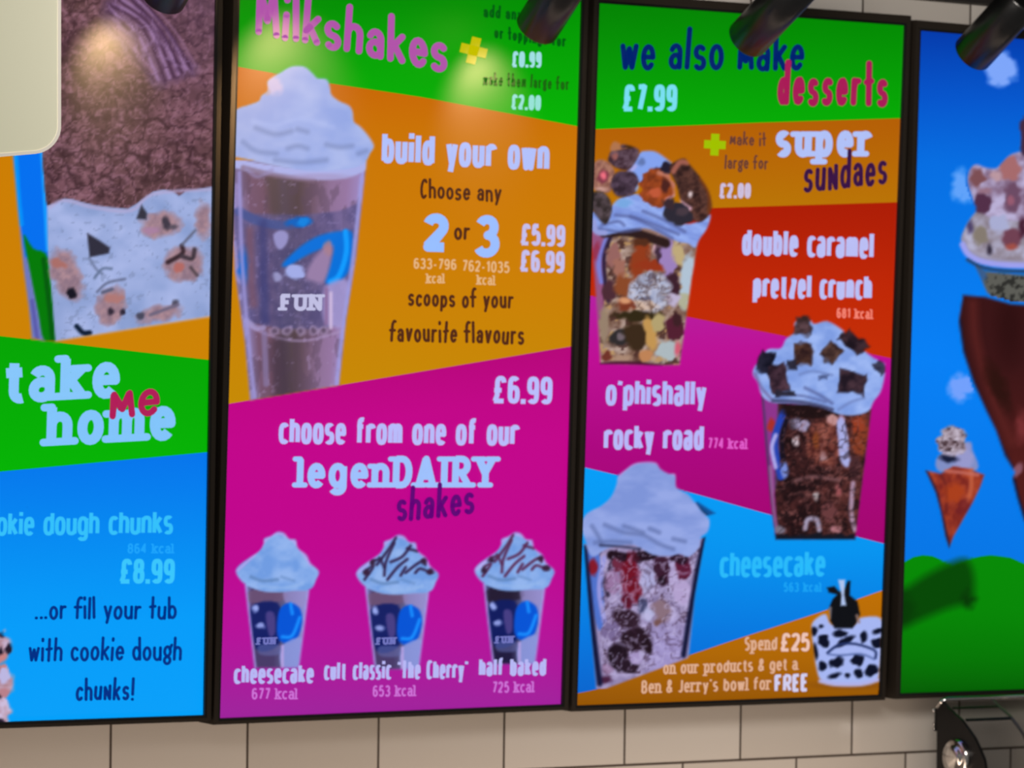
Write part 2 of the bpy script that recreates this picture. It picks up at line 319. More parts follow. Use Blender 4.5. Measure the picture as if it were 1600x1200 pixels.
def text_mesh(txt, style, x0, y0, x1, y1, cap, w, gap=None):
    font = FONT[style]; xh = XH[style]; gap = (0.2 * w if style == 'bold' else 0.5 * w if style == 'slab' else 0.45 * w) if gap is None else gap
    n = sum(c != ' ' for c in txt); Ltot = math.hypot(x1 - x0, y1 - y0); sw = .3
    wid = sum(font[c][0] if c != ' ' else sw for c in txt); sgap = .9 * w if style == 'bold' else .5 * w; sx = max(2.0, (Ltot - n * w - (len(txt) - 1) * gap - (len(txt) - n) * sgap) / wid)
    ux, uy = (x1 - x0) / Ltot, (y1 - y0) / Ltot; V, F = [], []; pen = 0.0; rs = np.random.RandomState(len(txt) * 7 + int(abs(x0)))
    for ch in txt:
        if ch == ' ': pen += sw * sx + gap + sgap; continue
        gw, strokes = font[ch]; wob = (rs.rand() - .5) * .1 if style == 'hand' else 0.0; dy = (rs.rand() - .5) * .05 * cap if style == 'hand' else 0.0
        def to_px(q):
            q = np.array(q, float).reshape(-1, 2); y = q[:, 1]; yy = np.where(y <= .7, y * xh / .7, xh + (y - .7) / .3 * (1 - xh)) if not ch.isdigit() and ch not in '£&' and not ch.isupper() else y
            yp = w / 2 + yy * (cap - w) + dy; xp = pen + w / 2 + q[:, 0] * sx + wob * (yp - cap * .35)
            return np.stack([x0 + ux * xp + (uy + .0) * 0 + 0.03 * yp, y0 + uy * xp - yp], 1)
        for st in strokes: ribbon(V, F, to_px(st), w, style == 'hand')
        if style == 'slab':
            for q in SERIF.get(ch, []):
                c = to_px(q[:2])[0]; a = w * .8; b = 0 if q[0] == -.05 else w * .8
                if q[0] == -.05: c = to_px((0, q[1]))[0]
                ribbon(V, F, np.array([(c[0] - a, c[1] - uy * a), (c[0] + b, c[1] + uy * b)]), w * .75, True)
        pen += gw * sx + w + gap
    return V, F
def write(name, txt, style, x0, y0, x1, y1, cap, w, col, parent, Y, label=None, gap=None):
    V, F = text_mesh(txt, style, x0, y0, x1, y1, cap, w, gap)
    V = np.array(V); o = colour_mesh(name, un_many(V, Y), F, np.tile(np.asarray(col, float), (len(V), 1)), M_PICTURE, parent, label)
    me = o.data; flip = [p.index for p in me.polygons if p.normal.y > 0]
    if flip:
        bm = bmesh.new(); bm.from_mesh(me); bm.faces.ensure_lookup_table(); bmesh.ops.reverse_faces(bm, faces=[bm.faces[i] for i in flip]); bm.to_mesh(me); bm.free()
    return o
def plus_sign(cx, cy, r, w, col, parent, Y, tilt):
    V, F = [], []
    for a in (0, 90):
        t = math.radians(a + tilt); d = np.array((math.cos(t), math.sin(t))) * r; ribbon(V, F, np.array([(cx, cy) - d, (cx, cy) + d]), w, False)
    V = np.array(V); return colour_mesh('plus_sign', un_many(V, Y), [f[::-1] for f in F], np.tile(np.asarray(col, float), (len(V), 1)), M_PICTURE, parent, 'yellow plus sign')
# ------------------------------------------------------------------ the setting: tiled wall, dark strip under the ceiling, ceiling
WALL_Y = 0.055
def tile_material():
    m = bpy.data.materials.new('glazed_metro_tiles'); m.use_nodes = True; nt = m.node_tree; b = nt.nodes['Principled BSDF']; N = nt.nodes.new; K = nt.links.new
    tc = N('ShaderNodeTexCoord'); sp = N('ShaderNodeSeparateXYZ'); K(tc.outputs['Object'], sp.inputs[0])
    zz = N('ShaderNodeMath'); zz.operation = 'SUBTRACT'; K(sp.outputs['Z'], zz.inputs[0]); zz.inputs[1].default_value = Z0 - 0.0925 - 0.0994 * 20
    xx = N('ShaderNodeMath'); xx.operation = 'MULTIPLY_ADD'; K(zz.outputs[0], xx.inputs[0]); xx.inputs[1].default_value = 0.022
    xs = N('ShaderNodeMath'); xs.operation = 'ADD'; K(sp.outputs['X'], xs.inputs[0]); xs.inputs[1].default_value = -0.0225 - 0.022 * 0.0994 * 20.5; K(xs.outputs[0], xx.inputs[2])
    cb = N('ShaderNodeCombineXYZ'); K(xx.outputs[0], cb.inputs[0]); K(zz.outputs[0], cb.inputs[1])
    br = N('ShaderNodeTexBrick'); br.offset = 0.5; br.offset_frequency = 2; K(cb.outputs[0], br.inputs['Vector'])
    br.inputs['Scale'].default_value = 1; br.inputs['Brick Width'].default_value = 0.2029; br.inputs['Row Height'].default_value = 0.0994
    br.inputs['Mortar Size'].default_value = 0.0019; br.inputs['Mortar Smooth'].default_value = 0.15; br.inputs['Bias'].default_value = 0
    for k, c in (('Color1', (206, 201, 194)), ('Color2', (196, 190, 182)), ('Mortar', (72, 62, 54))): br.inputs[k].default_value = (*[float(x) for x in lin(c)], 1)
    K(br.outputs['Color'], b.inputs['Base Color'])
    no = N('ShaderNodeTexNoise'); no.inputs['Scale'].default_value = 9; K(tc.outputs['Object'], no.inputs['Vector'])
    hh = N('ShaderNodeMath'); hh.operation = 'MULTIPLY_ADD'; K(br.outputs['Fac'], hh.inputs[0]); hh.inputs[1].default_value = -1.0; K(no.outputs['Fac'], hh.inputs[2])
    bp = N('ShaderNodeBump'); bp.inputs['Strength'].default_value = 0.35; bp.inputs['Distance'].default_value = 0.0015; K(hh.outputs[0], bp.inputs['Height']); K(bp.outputs[0], b.inputs['Normal'])
    ro = N('ShaderNodeMath'); ro.operation = 'MULTIPLY_ADD'; K(br.outputs['Fac'], ro.inputs[0]); ro.inputs[1].default_value = 0.5; ro.inputs[2].default_value = 0.22; K(ro.outputs[0], b.inputs['Roughness'])
    return m
bm = bmesh.new(); bm_box(bm, (-1.9, WALL_Y, Z0 - 0.9), (2.0, WALL_Y + 0.1, Z0 + 1.16)); tag(bm_obj('wall_back', bm, tile_material()), 'cream glazed metro tile wall with dark grout behind the menu screens', 'wall', kind='structure')
bm = bmesh.new(); bm_box(bm, (-1.9, 0.035, Z0 + 1.0005), (2.0, WALL_Y, Z0 + 1.16)); tag(bm_obj('trim_1', bm, mat('dark_trim', (34, 31, 29), rough=0.6)), 'dark strip along the top of the tiled wall', 'trim', kind='structure')
bm = bmesh.new(); bm_box(bm, (-1.9, -1.6, Z0 + 1.16), (2.0, WALL_Y + 0.1, Z0 + 1.2)); tag(bm_obj('ceiling', bm, noisy(mat('dark_ceiling', (38, 36, 35), rough=0.8), 20, 0.05)), 'dark painted ceiling above the screens', 'ceiling', kind='structure')
# ------------------------------------------------------------------ menu screens
def proj(P):
    d = np.asarray(P, float) - CAM; return np.array([800 + FPX * (d @ CR) / (d @ CF), 600 - FPX * (d @ CU) / (d @ CF)])
def P2(x, z): return np.array([x, 0.0, z + Z0])
def up_to(a, b, z):
    t = (z + Z0 - a[2]) / (b[2] - a[2]); return a + t * (b - a)
_bl, _br = un(342, 1122), un(876, 1100)
CORN = [  # top-left, top-right, bottom-right, bottom-left of each lit area, in the screens' plane
    [P2(-1.1357, .951), P2(-.6007, .951), P2(-.5857, .0035), P2(-1.1207, .0035)],
    [up_to(_bl, un(373, 0), .951), up_to(_br, un(907.5, 0), .951), _br, _bl],
    [un(935, 5), un(1412, 40), un(1372, 1085), un(900, 1102)],
    [un(1437, 48), P2(1.1033, .950), P2(1.1033, 0), un(1405, 1083)]]
class Screen:
    def __init__(s, k, label, bands):
        s.c = CORN[k]; s.px = [proj(p) for p in s.c]; s.bands = bands
        base = (s.c[2] + s.c[3]) / 2; s.over = [s.px[0] + (-3.2, -3.2), s.px[1] + (3.2, -3.2), s.px[2] + (3.2, 3.2), s.px[3] + (-3.2, 3.2)]; s.root = thing('menu_screen', label, 'screen', (base[0], 0.02, base[2]), 'menu screens along the tiled wall')
        tl, tr, br, bl = s.c
        inn = [tl, tr, br, bl]; out = [tl + (-.010, 0, .0145), tr + (.010, 0, .0145), br + (.010, 0, -.008), bl + (-.010, 0, -.008)]
        sg = [np.array(q) for q in ((-1, 0, 1), (1, 0, 1), (1, 0, -1), (-1, 0, -1))]
        def ring(name, levels, m):
            bm = bmesh.new(); vs = [[bm.verts.new(p + (0, y, 0)) for p in q] for q, y in levels]
            for a, b in zip(vs, vs[1:]):
                for i in range(4): bm.faces.new((a[i], a[(i + 1) % 4], b[(i + 1) % 4], b[i]))
            if name == 'bezel': bm.faces.new(vs[-1])
            return bm_obj(name, bm, m, s.root)
        i0, i1 = [p + d * .0002 for p, d in zip(inn, sg)], [p + d * .0034 for p, d in zip(inn, sg)]
        ring('bezel', ((i1, -.001), (i1, -.0042), (out, -.0042), (out, .0545), (i1, .0545)), M_BEZEL)
        ring('black_border', ((i0, .002), (i0, -.0034), (i1, -.0034), (i1, .002)), M_BLACK)
        s.display(); s.lay = 1
    def xl(s, y): (a, b) = (s.px[0], s.px[3]); return a[0] + (y - a[1]) / (b[1] - a[1]) * (b[0] - a[0])
    def xr(s, y): (a, b) = (s.px[1], s.px[2]); return a[0] + (y - a[1]) / (b[1] - a[1]) * (b[0] - a[0])
    def edge(s, i, j, x): a, b = s.px[i], s.px[j]; return a[1] + (x - a[0]) / (b[0] - a[0]) * (b[1] - a[1])
    def line(s, k, x):
        if k == 0: return s.edge(0, 1, x)
        if k == len(s.bands): return s.edge(3, 2, x)
        p = np.array(s.bands[k][0], float); y = np.interp(x, p[:, 0], p[:, 1])
        y = np.where(x < p[0, 0], p[0, 1] + (x - p[0, 0]) * (p[1, 1] - p[0, 1]) / (p[1, 0] - p[0, 0]), y)
        return np.where(x > p[-1, 0], p[-1, 1] + (x - p[-1, 0]) * (p[-1, 1] - p[-2, 1]) / (p[-1, 0] - p[-2, 0]), y)
    def colour(s, k, x, y):
        stops = s.bands[k][1]; ys = [q[0] for q in stops]
        return np.stack([np.interp(y, ys, [q[1][c] for q in stops]) for c in range(3)], -1)
    def bg(s, X, Y):
        r = s.colour(0, X, Y)
        for k in range(1, len(s.bands)):
            m = np.clip(.5 + (Y - s.line(k, X)) / 2.5, 0, 1)[..., None]; r = r * (1 - m) + s.colour(k, X, Y) * m
        return r
    def display(s):
        V, F, C = [], [], []; nx, ny = 28, 8; S = np.linspace(0, 1, nx + 1)
        def pos(k):
            y = np.full(nx + 1, (s.px[0][1] + s.px[2][1]) / 2)
            for _ in range(6): x = s.xl(y) + S * (s.xr(y) - s.xl(y)); y = s.line(k, x)
            return s.xl(y) + S * (s.xr(y) - s.xl(y)), y
        for k in range(len(s.bands)):
            (xa, ya), (xb, yb) = pos(k), pos(k + 1); b = len(V)
            for j in range(ny + 1):
                t = j / ny; x, y = xa + (xb - xa) * t, ya + (yb - ya) * t
                V += list(zip(x, y)); C += list(s.colour(k, x, y))
            for j in range(ny):
                for i in range(nx):
                    q = b + j * (nx + 1) + i; F.append([q + nx + 1, q + nx + 2, q + 1, q])
        s.disp = colour_mesh('display', un_many(V, 0.0), F, np.array(C), M_DISPLAY, s.root, 'backlit display with slanting colour bands')
    def pic(s, p, name, label=None): s.lay += 1; return p.build(name, s.bg, s.disp, -0.00012 * min(s.lay, 26), s.over, label)
    def text(s, name, *a, label=None, gap=None): s.lay += 1; return write(name, *a, s.disp, -0.00006 * s.lay - .0004, label, gap)
    def plus(s, *a): s.lay += 1; return plus_sign(*a[:5], s.disp, -0.00012 * s.lay, a[5])
WHITE = (178, 192, 250)
# ---- first screen: tubs to take home
s1 = Screen(0, 'leftmost menu screen with the green take me home band and a tub of ice cream', [
    (None, [(0, (205, 122, 0)), (600, (205, 132, 0))]),
    ([(0, 525), (325, 562)], [(530, (0, 165, 0)), (730, (0, 180, 0))]),
    ([(0, 737), (320, 707)], [(710, (0, 117, 236)), (850, (0, 140, 242)), (960, (0, 156, 250)), (1130, (0, 160, 250))])])
p = Pic(14, -24, 342, 540, 2.4)
tub = [(12, 180), (20, 240), (28, 330), (37, 420), (45, 480), (50, 528), (70, 533), (88, 533), (340, 493), (340, -40), (60, -40)]
p.poly(tub, (110, 120, 190), smooth=False, soft=5)
p.poly([(20, 180), (23, 250), (31, 340), (39, 400), (74, 440), (78, 300), (66, 232), (60, 180)], (0, 112, 240), smooth=False, add=False)
p.line([(24, 240), (28, 300), (33, 350)], 8, (0, 145, 250)); p.line([(65, 235), (69, 300), (74, 390)], 5, (20, 160, 255))
p.poly([(37, 368), (52, 388), (76, 405), (84, 500), (86, 534), (68, 530), (60, 490), (48, 430)], (0, 122, 4), add=False); p.line([(68, 405), (76, 470), (82, 530)], 7, (0, 90, 10)); p.line([(50, 470), (58, 528)], 6, (90, 90, 170))
ch = p.poly([(66, -40), (67, 250), (71, 300), (74, 322), (88, 318), (100, 311), (112, 312), (125, 316), (150, 322), (175, 325), (200, 327), (214, 319), (225, 311), (240, 300), (256, 297), (270, 300), (280, 307), (290, 300), (340, 291), (340, -40)], (96, 66, 72), smooth=False, add=False)
p.mottle(ch, 40, 30, 3, (84, 56, 60), (122, 82, 94)); p.ridge(ch, 17, 12, 8, (148, 104, 122), .13, .8); p.ridge(ch, 20, 13, 15, (58, 34, 42), .15, .85, -25); p.ridge(ch, 11, 9, 23, (150, 106, 118), .12, .55, 30); p.ridge(ch, 12, 9, 29, (64, 40, 46), .14, .6)
p.put(ch * np.clip((p.X - 180) / 130, 0, 1) * np.clip((200 - p.Y) / 200, 0, 1), (112, 80, 118), .35, False)
sw = p.poly([(162, 10), (178, -10), (215, -10), (250, 40), (285, 80), (308, 110), (290, 118), (268, 128), (245, 135), (222, 105), (190, 75), (166, 50)], (120, 88, 122), add=False, soft=18, k=.75)
for i, (a, b, c) in enumerate([((168, 18), (205, 52), (240, 128)), ((170, 6), (222, 42), (258, 126)), ((185, 0), (238, 44), (272, 120)), ((200, -6), (250, 46), (284, 112)), ((214, -10), (264, 50), (298, 106)), ((164, 34), (196, 72), (232, 118))]):
    p.line([a, b, c], 4.5, (66, 38, 64), k=.8); p.line([(a[0] + 7, a[1]), (b[0] + 8, b[1] - 3), (c[0] + 7, c[1] - 4)], 4, (160, 124, 172) if i < 4 else (140, 100, 130), k=.8)
p.ridge(sw, 9, 30, 37, (70, 42, 70), .16, .7, -32); p.ridge(sw, 10, 34, 41, (164, 128, 176), .12, .6, -32)
cr = p.poly([(74, 322), (88, 318), (100, 311), (112, 312), (125, 316), (150, 322), (175, 325), (200, 327), (214, 319), (225, 311), (240, 300), (256, 297), (270, 300), (280, 307), (290, 300), (340, 291), (340, 493), (88, 534), (84, 480), (76, 400)], (150, 168, 216), smooth=False, add=False)
p.mottle(cr, 42, 36, 21, (138, 158, 208), (168, 182, 230)); p.mottle(cr, 7, 6, 25, None, (124, 138, 176), cut=.66, k=.5)
p.line([(78, 324), (100, 313), (150, 325), (205, 329), (240, 303), (330, 296)], 5, (180, 168, 210), k=.7)
for cx, cy, rx, ry, ro in ((104, 430, 21, 40, -20), (252, 352, 30, 19, -8), (287, 412, 30, 27, 0), (174, 478, 21, 30, 15), (250, 490, 30, 11, -12), (318, 345, 10, 24, 0)):
    m = p.ell(cx, cy, rx, ry, (160, 132, 150), ro, soft=9); p.mottle(m, 9, 9, cx, (138, 112, 128), (178, 140, 148), k=.8)
p.ell(92, 412, 12, 7, (170, 110, 105), 10); p.ell(278, 418, 9, 10, (178, 105, 100)); p.ell(178, 466, 14, 8, (175, 120, 118)); p.ell(236, 360, 12, 6, (168, 128, 160))
p.poly([(136, 364), (156, 376), (172, 387), (170, 396), (140, 402)], (48, 46, 62), smooth=False, add=False); p.poly([(221, 320), (230, 333), (229, 343), (213, 342)], (52, 52, 66), smooth=False, add=False)
p.ell(112, 458, 8, 9, (22, 20, 34)); p.ell(260, 349, 6, 11, (66, 58, 72)); p.ell(270, 354, 7, 4, (90, 80, 95)); p.ell(173, 487, 5, 7, (52, 42, 58)); p.ell(191, 489, 5, 5, (46, 40, 58)); p.ell(219, 493, 6, 6, (72, 72, 92)); p.ell(273, 473, 5, 5, (78, 76, 96))
p.line([(262, 410), (285, 396), (284, 384)], 7, (58, 40, 48)); p.line([(284, 400), (300, 404), (304, 390)], 7, (66, 54, 64)); p.line([(285, 382), (305, 360)], 4, (100, 104, 130)); p.line([(298, 418), (308, 430)], 5, (80, 66, 74))
p.line([(120, 510), (130, 520), (140, 520)], 8, (8, 26, 50)); p.line([(140, 404), (150, 420), (160, 428)], 4, (112, 124, 160)); p.line([(148, 434), (160, 420), (174, 420)], 4, (100, 116, 150)); p.line([(152, 456), (168, 442), (195, 436)], 4, (104, 112, 145)); p.line([(160, 457), (175, 452)], 5, (88, 92, 120))
p.line([(235, 492), (262, 482), (278, 476)], 5, (108, 100, 125)); p.line([(90, 536), (200, 517), (340, 494)], 5, (205, 185, 200), k=.8)
s1.pic(p, 'ice_cream_tub_picture', 'cut-away tub with chocolate above cookie dough ice cream')
p = Pic(-60, 970, 34, 1136, 2.4)
for cx, cy, r in ((-22, 1012, 40), (-20, 1064, 42), (-24, 1112, 40)):
    m = p.ell(cx, cy, r, r * .82, (190, 160, 180), add=True, soft=5); p.mottle(m, 16, 14, cy, (168, 120, 128), (206, 190, 222), k=.9)
for cx, cy, rx, ry in ((14, 1014, 6, 9), (1, 1020, 4, 9), (2, 992, 5, 5), (0, 1086, 4, 6), (2, 1127, 5, 5)): p.ell(cx, cy, rx, ry, (34, 24, 42))
p.ell(6, 1034, 8, 10, (200, 130, 130)); p.ell(8, 1082, 10, 7, (185, 128, 138)); p.ell(6, 1055, 9, 12, (188, 182, 225))
s1.pic(p, 'cookie_dough_picture', 'pile of pale cookie dough balls')
s1.text('heading_text', 'take', 'slab', 5, 632, 186, 622, 74, 15.5, (135, 198, 250)); s1.text('heading_text', 'home', 'slab', 72, 699, 273, 688, 70, 15.5, (130, 196, 250)); s1.text('heading_text', 'me', 'hand', 170, 656, 249, 648, 70, 10, (176, 30, 88), label='crimson handwritten word')
s1.text('caption_text', 'cookie dough chunks', 'bold', -40, 838, 270, 835, 38, 6.0, (52, 192, 250)); s1.text('caption_text', '864 kcal', 'slab', 199, 865, 271, 865, 16, 2.8, (28, 164, 252)); s1.text('price_text', '£8.99', 'bold', 185, 912, 273, 912, 39, 7, (58, 198, 252))
NAVY = (0, 48, 134)
s1.text('handwritten_text', '...or fill your tub', 'hand', 54, 968, 276, 968, 36, 4.6, NAVY); s1.text('handwritten_text', 'with cookie dough', 'hand', 44, 1034, 284, 1032, 38, 4.6, NAVY); s1.text('handwritten_text', 'chu~ks!', 'hand', 118, 1095, 210, 1095, 37, 4.8, NAVY)
# ---- second screen: milkshakes
OR = (205, 126, 0)
s2 = Screen(1, 'menu screen headed Milkshakes, with one large shake and three small ones', [
    (None, [(0, (0, 142, 0)), (60, (0, 158, 0)), (190, (0, 180, 0))]),
    ([(370, 104), (520, 131), (660, 152), (900, 197)], [(110, (200, 100, 0)), (220, (203, 118, 0)), (400, (205, 126, 0)), (620, (198, 138, 0))]),
    ([(357, 631), (888, 542)], [(545, (182, 0, 122)), (650, (195, 0, 138)), (850, (192, 0, 142)), (980, (184, 12, 154)), (1120, (158, 34, 156))])])
def cup_print(p, ox, oy, k):
    """the sky-and-cows print round a clear cup: blue field, clouds, the word on its front"""
    f = lambda x, y: (ox + x * k, oy + y * k)
    p.poly([f(-46, 6), f(44, 0), f(40, 46), f(-40, 50)], (32, 48, 120), add=False, soft=6, k=.55)
    p.poly([f(-8, 24), f(14, 8), f(40, 2), f(42, 30), f(30, 48), f(14, 50), f(12, 34)], (0, 112, 224), add=False); p.line([f(34, 6), f(37, 28), f(26, 46)], 5 * k, (10, 150, 255))
    p.ell(*f(-33, 10), 5 * k, 6 * k, (150, 150, 215)); p.ell(*f(-24, 38), 8 * k, 5 * k, (160, 165, 225)); p.ell(*f(-36, 41), 4 * k, 4 * k, (140, 140, 205))
p = Pic(352, 96, 594, 632, 2.4)
p.poly([(360, 250), (366, 420), (382, 530), (392, 640), (526, 640), (541, 500), (557, 400), (573, 250)], (140, 114, 156), smooth=False)
cup = p.mask_poly([(360, 250), (366, 420), (382, 530), (392, 640), (526, 640), (541, 500), (557, 400), (573, 250)], 4, False)
tx = np.clip((p.X - (360 + (p.Y - 250) * .085)) / (212 - (p.Y - 250) * .2), 0, 1)
cols = np.array([(150, 140, 200), (118, 86, 112), (112, 80, 100), (88, 72, 88), (84, 66, 72), (112, 86, 108), (142, 112, 150), (150, 118, 162), (160, 140, 200)]); ks = np.linspace(0, 1, 9)
p.put(cup, np.stack([np.interp(tx, ks, cols[:, c]) for c in range(3)], -1), 1, False) if False else None
g = np.stack([np.interp(tx, ks, cols[:, c]) for c in range(3)], -1); p.rgb = p.rgb * (1 - cup[..., None]) + g * cup[..., None]
p.mottle(cup, 16, 30, 5, None, (88, 68, 90), cut=.56, k=.4); p.mottle(cup, 7, 9, 9, None, (170, 145, 190), cut=.68, k=.4)
bd = p.poly([(364, 326), (400, 334), (470, 336), (530, 330), (560, 318), (548, 440), (541, 506), (500, 514), (440, 514), (400, 506), (382, 500)], (84, 84, 138), add=False, smooth=False, k=.55)
p.mottle(bd, 12, 16, 31, (66, 62, 112), (126, 108, 152), k=.55); p.mottle(bd, 6, 6, 35, None, (150, 135, 190), cut=.68, k=.6)
p.line([(374, 330), (400, 344), (440, 352), (480, 346)], 14, (64, 84, 150), k=.7); p.ell(468, 347, 20, 8, (0, 98, 192)); p.ell(474, 347, 9, 6, (0, 130, 225)); p.poly([(442, 412), (470, 385), (500, 368), (535, 361), (551, 366), (549, 410), (541, 430), (524, 444), (508, 440), (516, 412), (520, 385), (494, 392), (470, 404), (450, 416)], (0, 112, 218), add=False, soft=6)
p.line([(540, 362), (541, 395), (530, 430), (516, 440)], 8, (10, 155, 255)); p.poly([(478, 432), (490, 405), (517, 380), (516, 410), (506, 440), (490, 440)], (152, 126, 168), add=False, soft=8); p.ell(512, 388, 7, 12, (170, 126, 140), k=.8)
p.poly([(428, 366), (440, 360), (450, 366), (448, 380), (438, 390), (430, 382)], (150, 145, 200), add=False); p.ell(462, 425, 15, 10, (162, 172, 232)); p.ell(434, 432, 8, 6, (150, 148, 196)); p.ell(381, 415, 8, 24, (10, 98, 205), soft=8); p.line([(411, 350), (412, 420), (414, 500)], 13, (56, 60, 118), k=.6, soft=8); p.line([(390, 360), (392, 430), (396, 475)], 12, (122, 84, 104), k=.7, soft=8)
p.poly([(508, 448), (545, 440), (537, 506), (520, 510), (506, 500)], (170, 158, 216), add=False, k=.8, soft=7); p.line([(517, 458), (517, 512)], 5, (212, 190, 226), k=.9); p.line([(510, 452), (510, 505)], 6, (140, 105, 150), k=.8)
for cx in (429, 449, 469, 489, 505):
    p.ell(cx, 517, 8, 7, (168, 146, 184), k=.7); p.ell(cx, 517, 4, 4, (92, 74, 100), k=.9)
p.line([(385, 508), (430, 527), (480, 532), (538, 516)], 3, (170, 146, 190), k=.8); p.line([(385, 500), (400, 512), (412, 512)], 8, (170, 160, 215), k=.7)
p.line([(374, 270), (378, 400), (388, 530), (398, 620)], 6, (158, 150, 215), k=.8); p.line([(566, 270), (552, 400), (535, 520), (526, 600)], 6, (160, 158, 225), k=.8); p.line([(413, 520), (416, 600)], 9, (138, 122, 168), k=.7); p.line([(436, 540), (440, 612)], 26, (66, 50, 64), k=.6, soft=14); p.line([(426, 280), (430, 325)], 20, (84, 68, 70), k=.7, soft=12)
p.line([(360, 252), (400, 262), (480, 272), (540, 270), (575, 256)], 16, (172, 176, 232)); p.line([(380, 262), (430, 274), (490, 282)], 8, (128, 102, 126), k=.7); p.ell(500, 276, 46, 5, (165, 152, 200), k=.7)
p.line([(385, 264), (402, 276), (425, 266)], 6, (150, 140, 190), k=.6)
crm = [(340, 190), (371, 170), (385, 165), (404, 158), (408, 150), (418, 141), (418, 127), (428, 119), (437, 114), (455, 104), (475, 104), (488, 114), (496, 122), (510, 124), (515, 134), (518, 148), (530, 158), (545, 165), (551, 175), (553, 190), (564, 199), (578, 216), (584, 229), (578, 240), (569, 254), (540, 264), (480, 266), (420, 256), (372, 246), (340, 240)]
cm = p.poly(crm, (160, 178, 236)); p.mottle(cm, 44, 30, 12, (146, 166, 228), (172, 186, 236)); p.put(cm * np.clip((470 - p.X) / 110, 0, 1), (172, 178, 222), .4, False)
p.ell(428, 132, 12, 14, (212, 192, 226), soft=10, k=.8); p.ell(418, 143, 6, 5, (190, 165, 175), k=.7)
for q in ([(380, 222), (400, 236), (432, 240)], [(430, 250), (470, 254), (510, 250)], [(465, 202), (480, 206)], [(450, 232), (465, 228), (480, 232)], [(510, 226), (530, 230), (550, 228)], [(400, 200), (430, 210), (455, 205)], [(560, 240), (572, 236)]): p.line(q, 7, (122, 138, 188), k=.65, soft=7)
p.line([(396, 190), (430, 196), (470, 186), (520, 198)], 6, (180, 194, 244), k=.5, soft=8)
bot = p.Y - s2.line(2, p.X); p.a *= np.clip(.5 - bot / 3, 0, 1)
s2.pic(p, 'milkshake_picture', 'large chocolate milkshake topped with whipped cream')
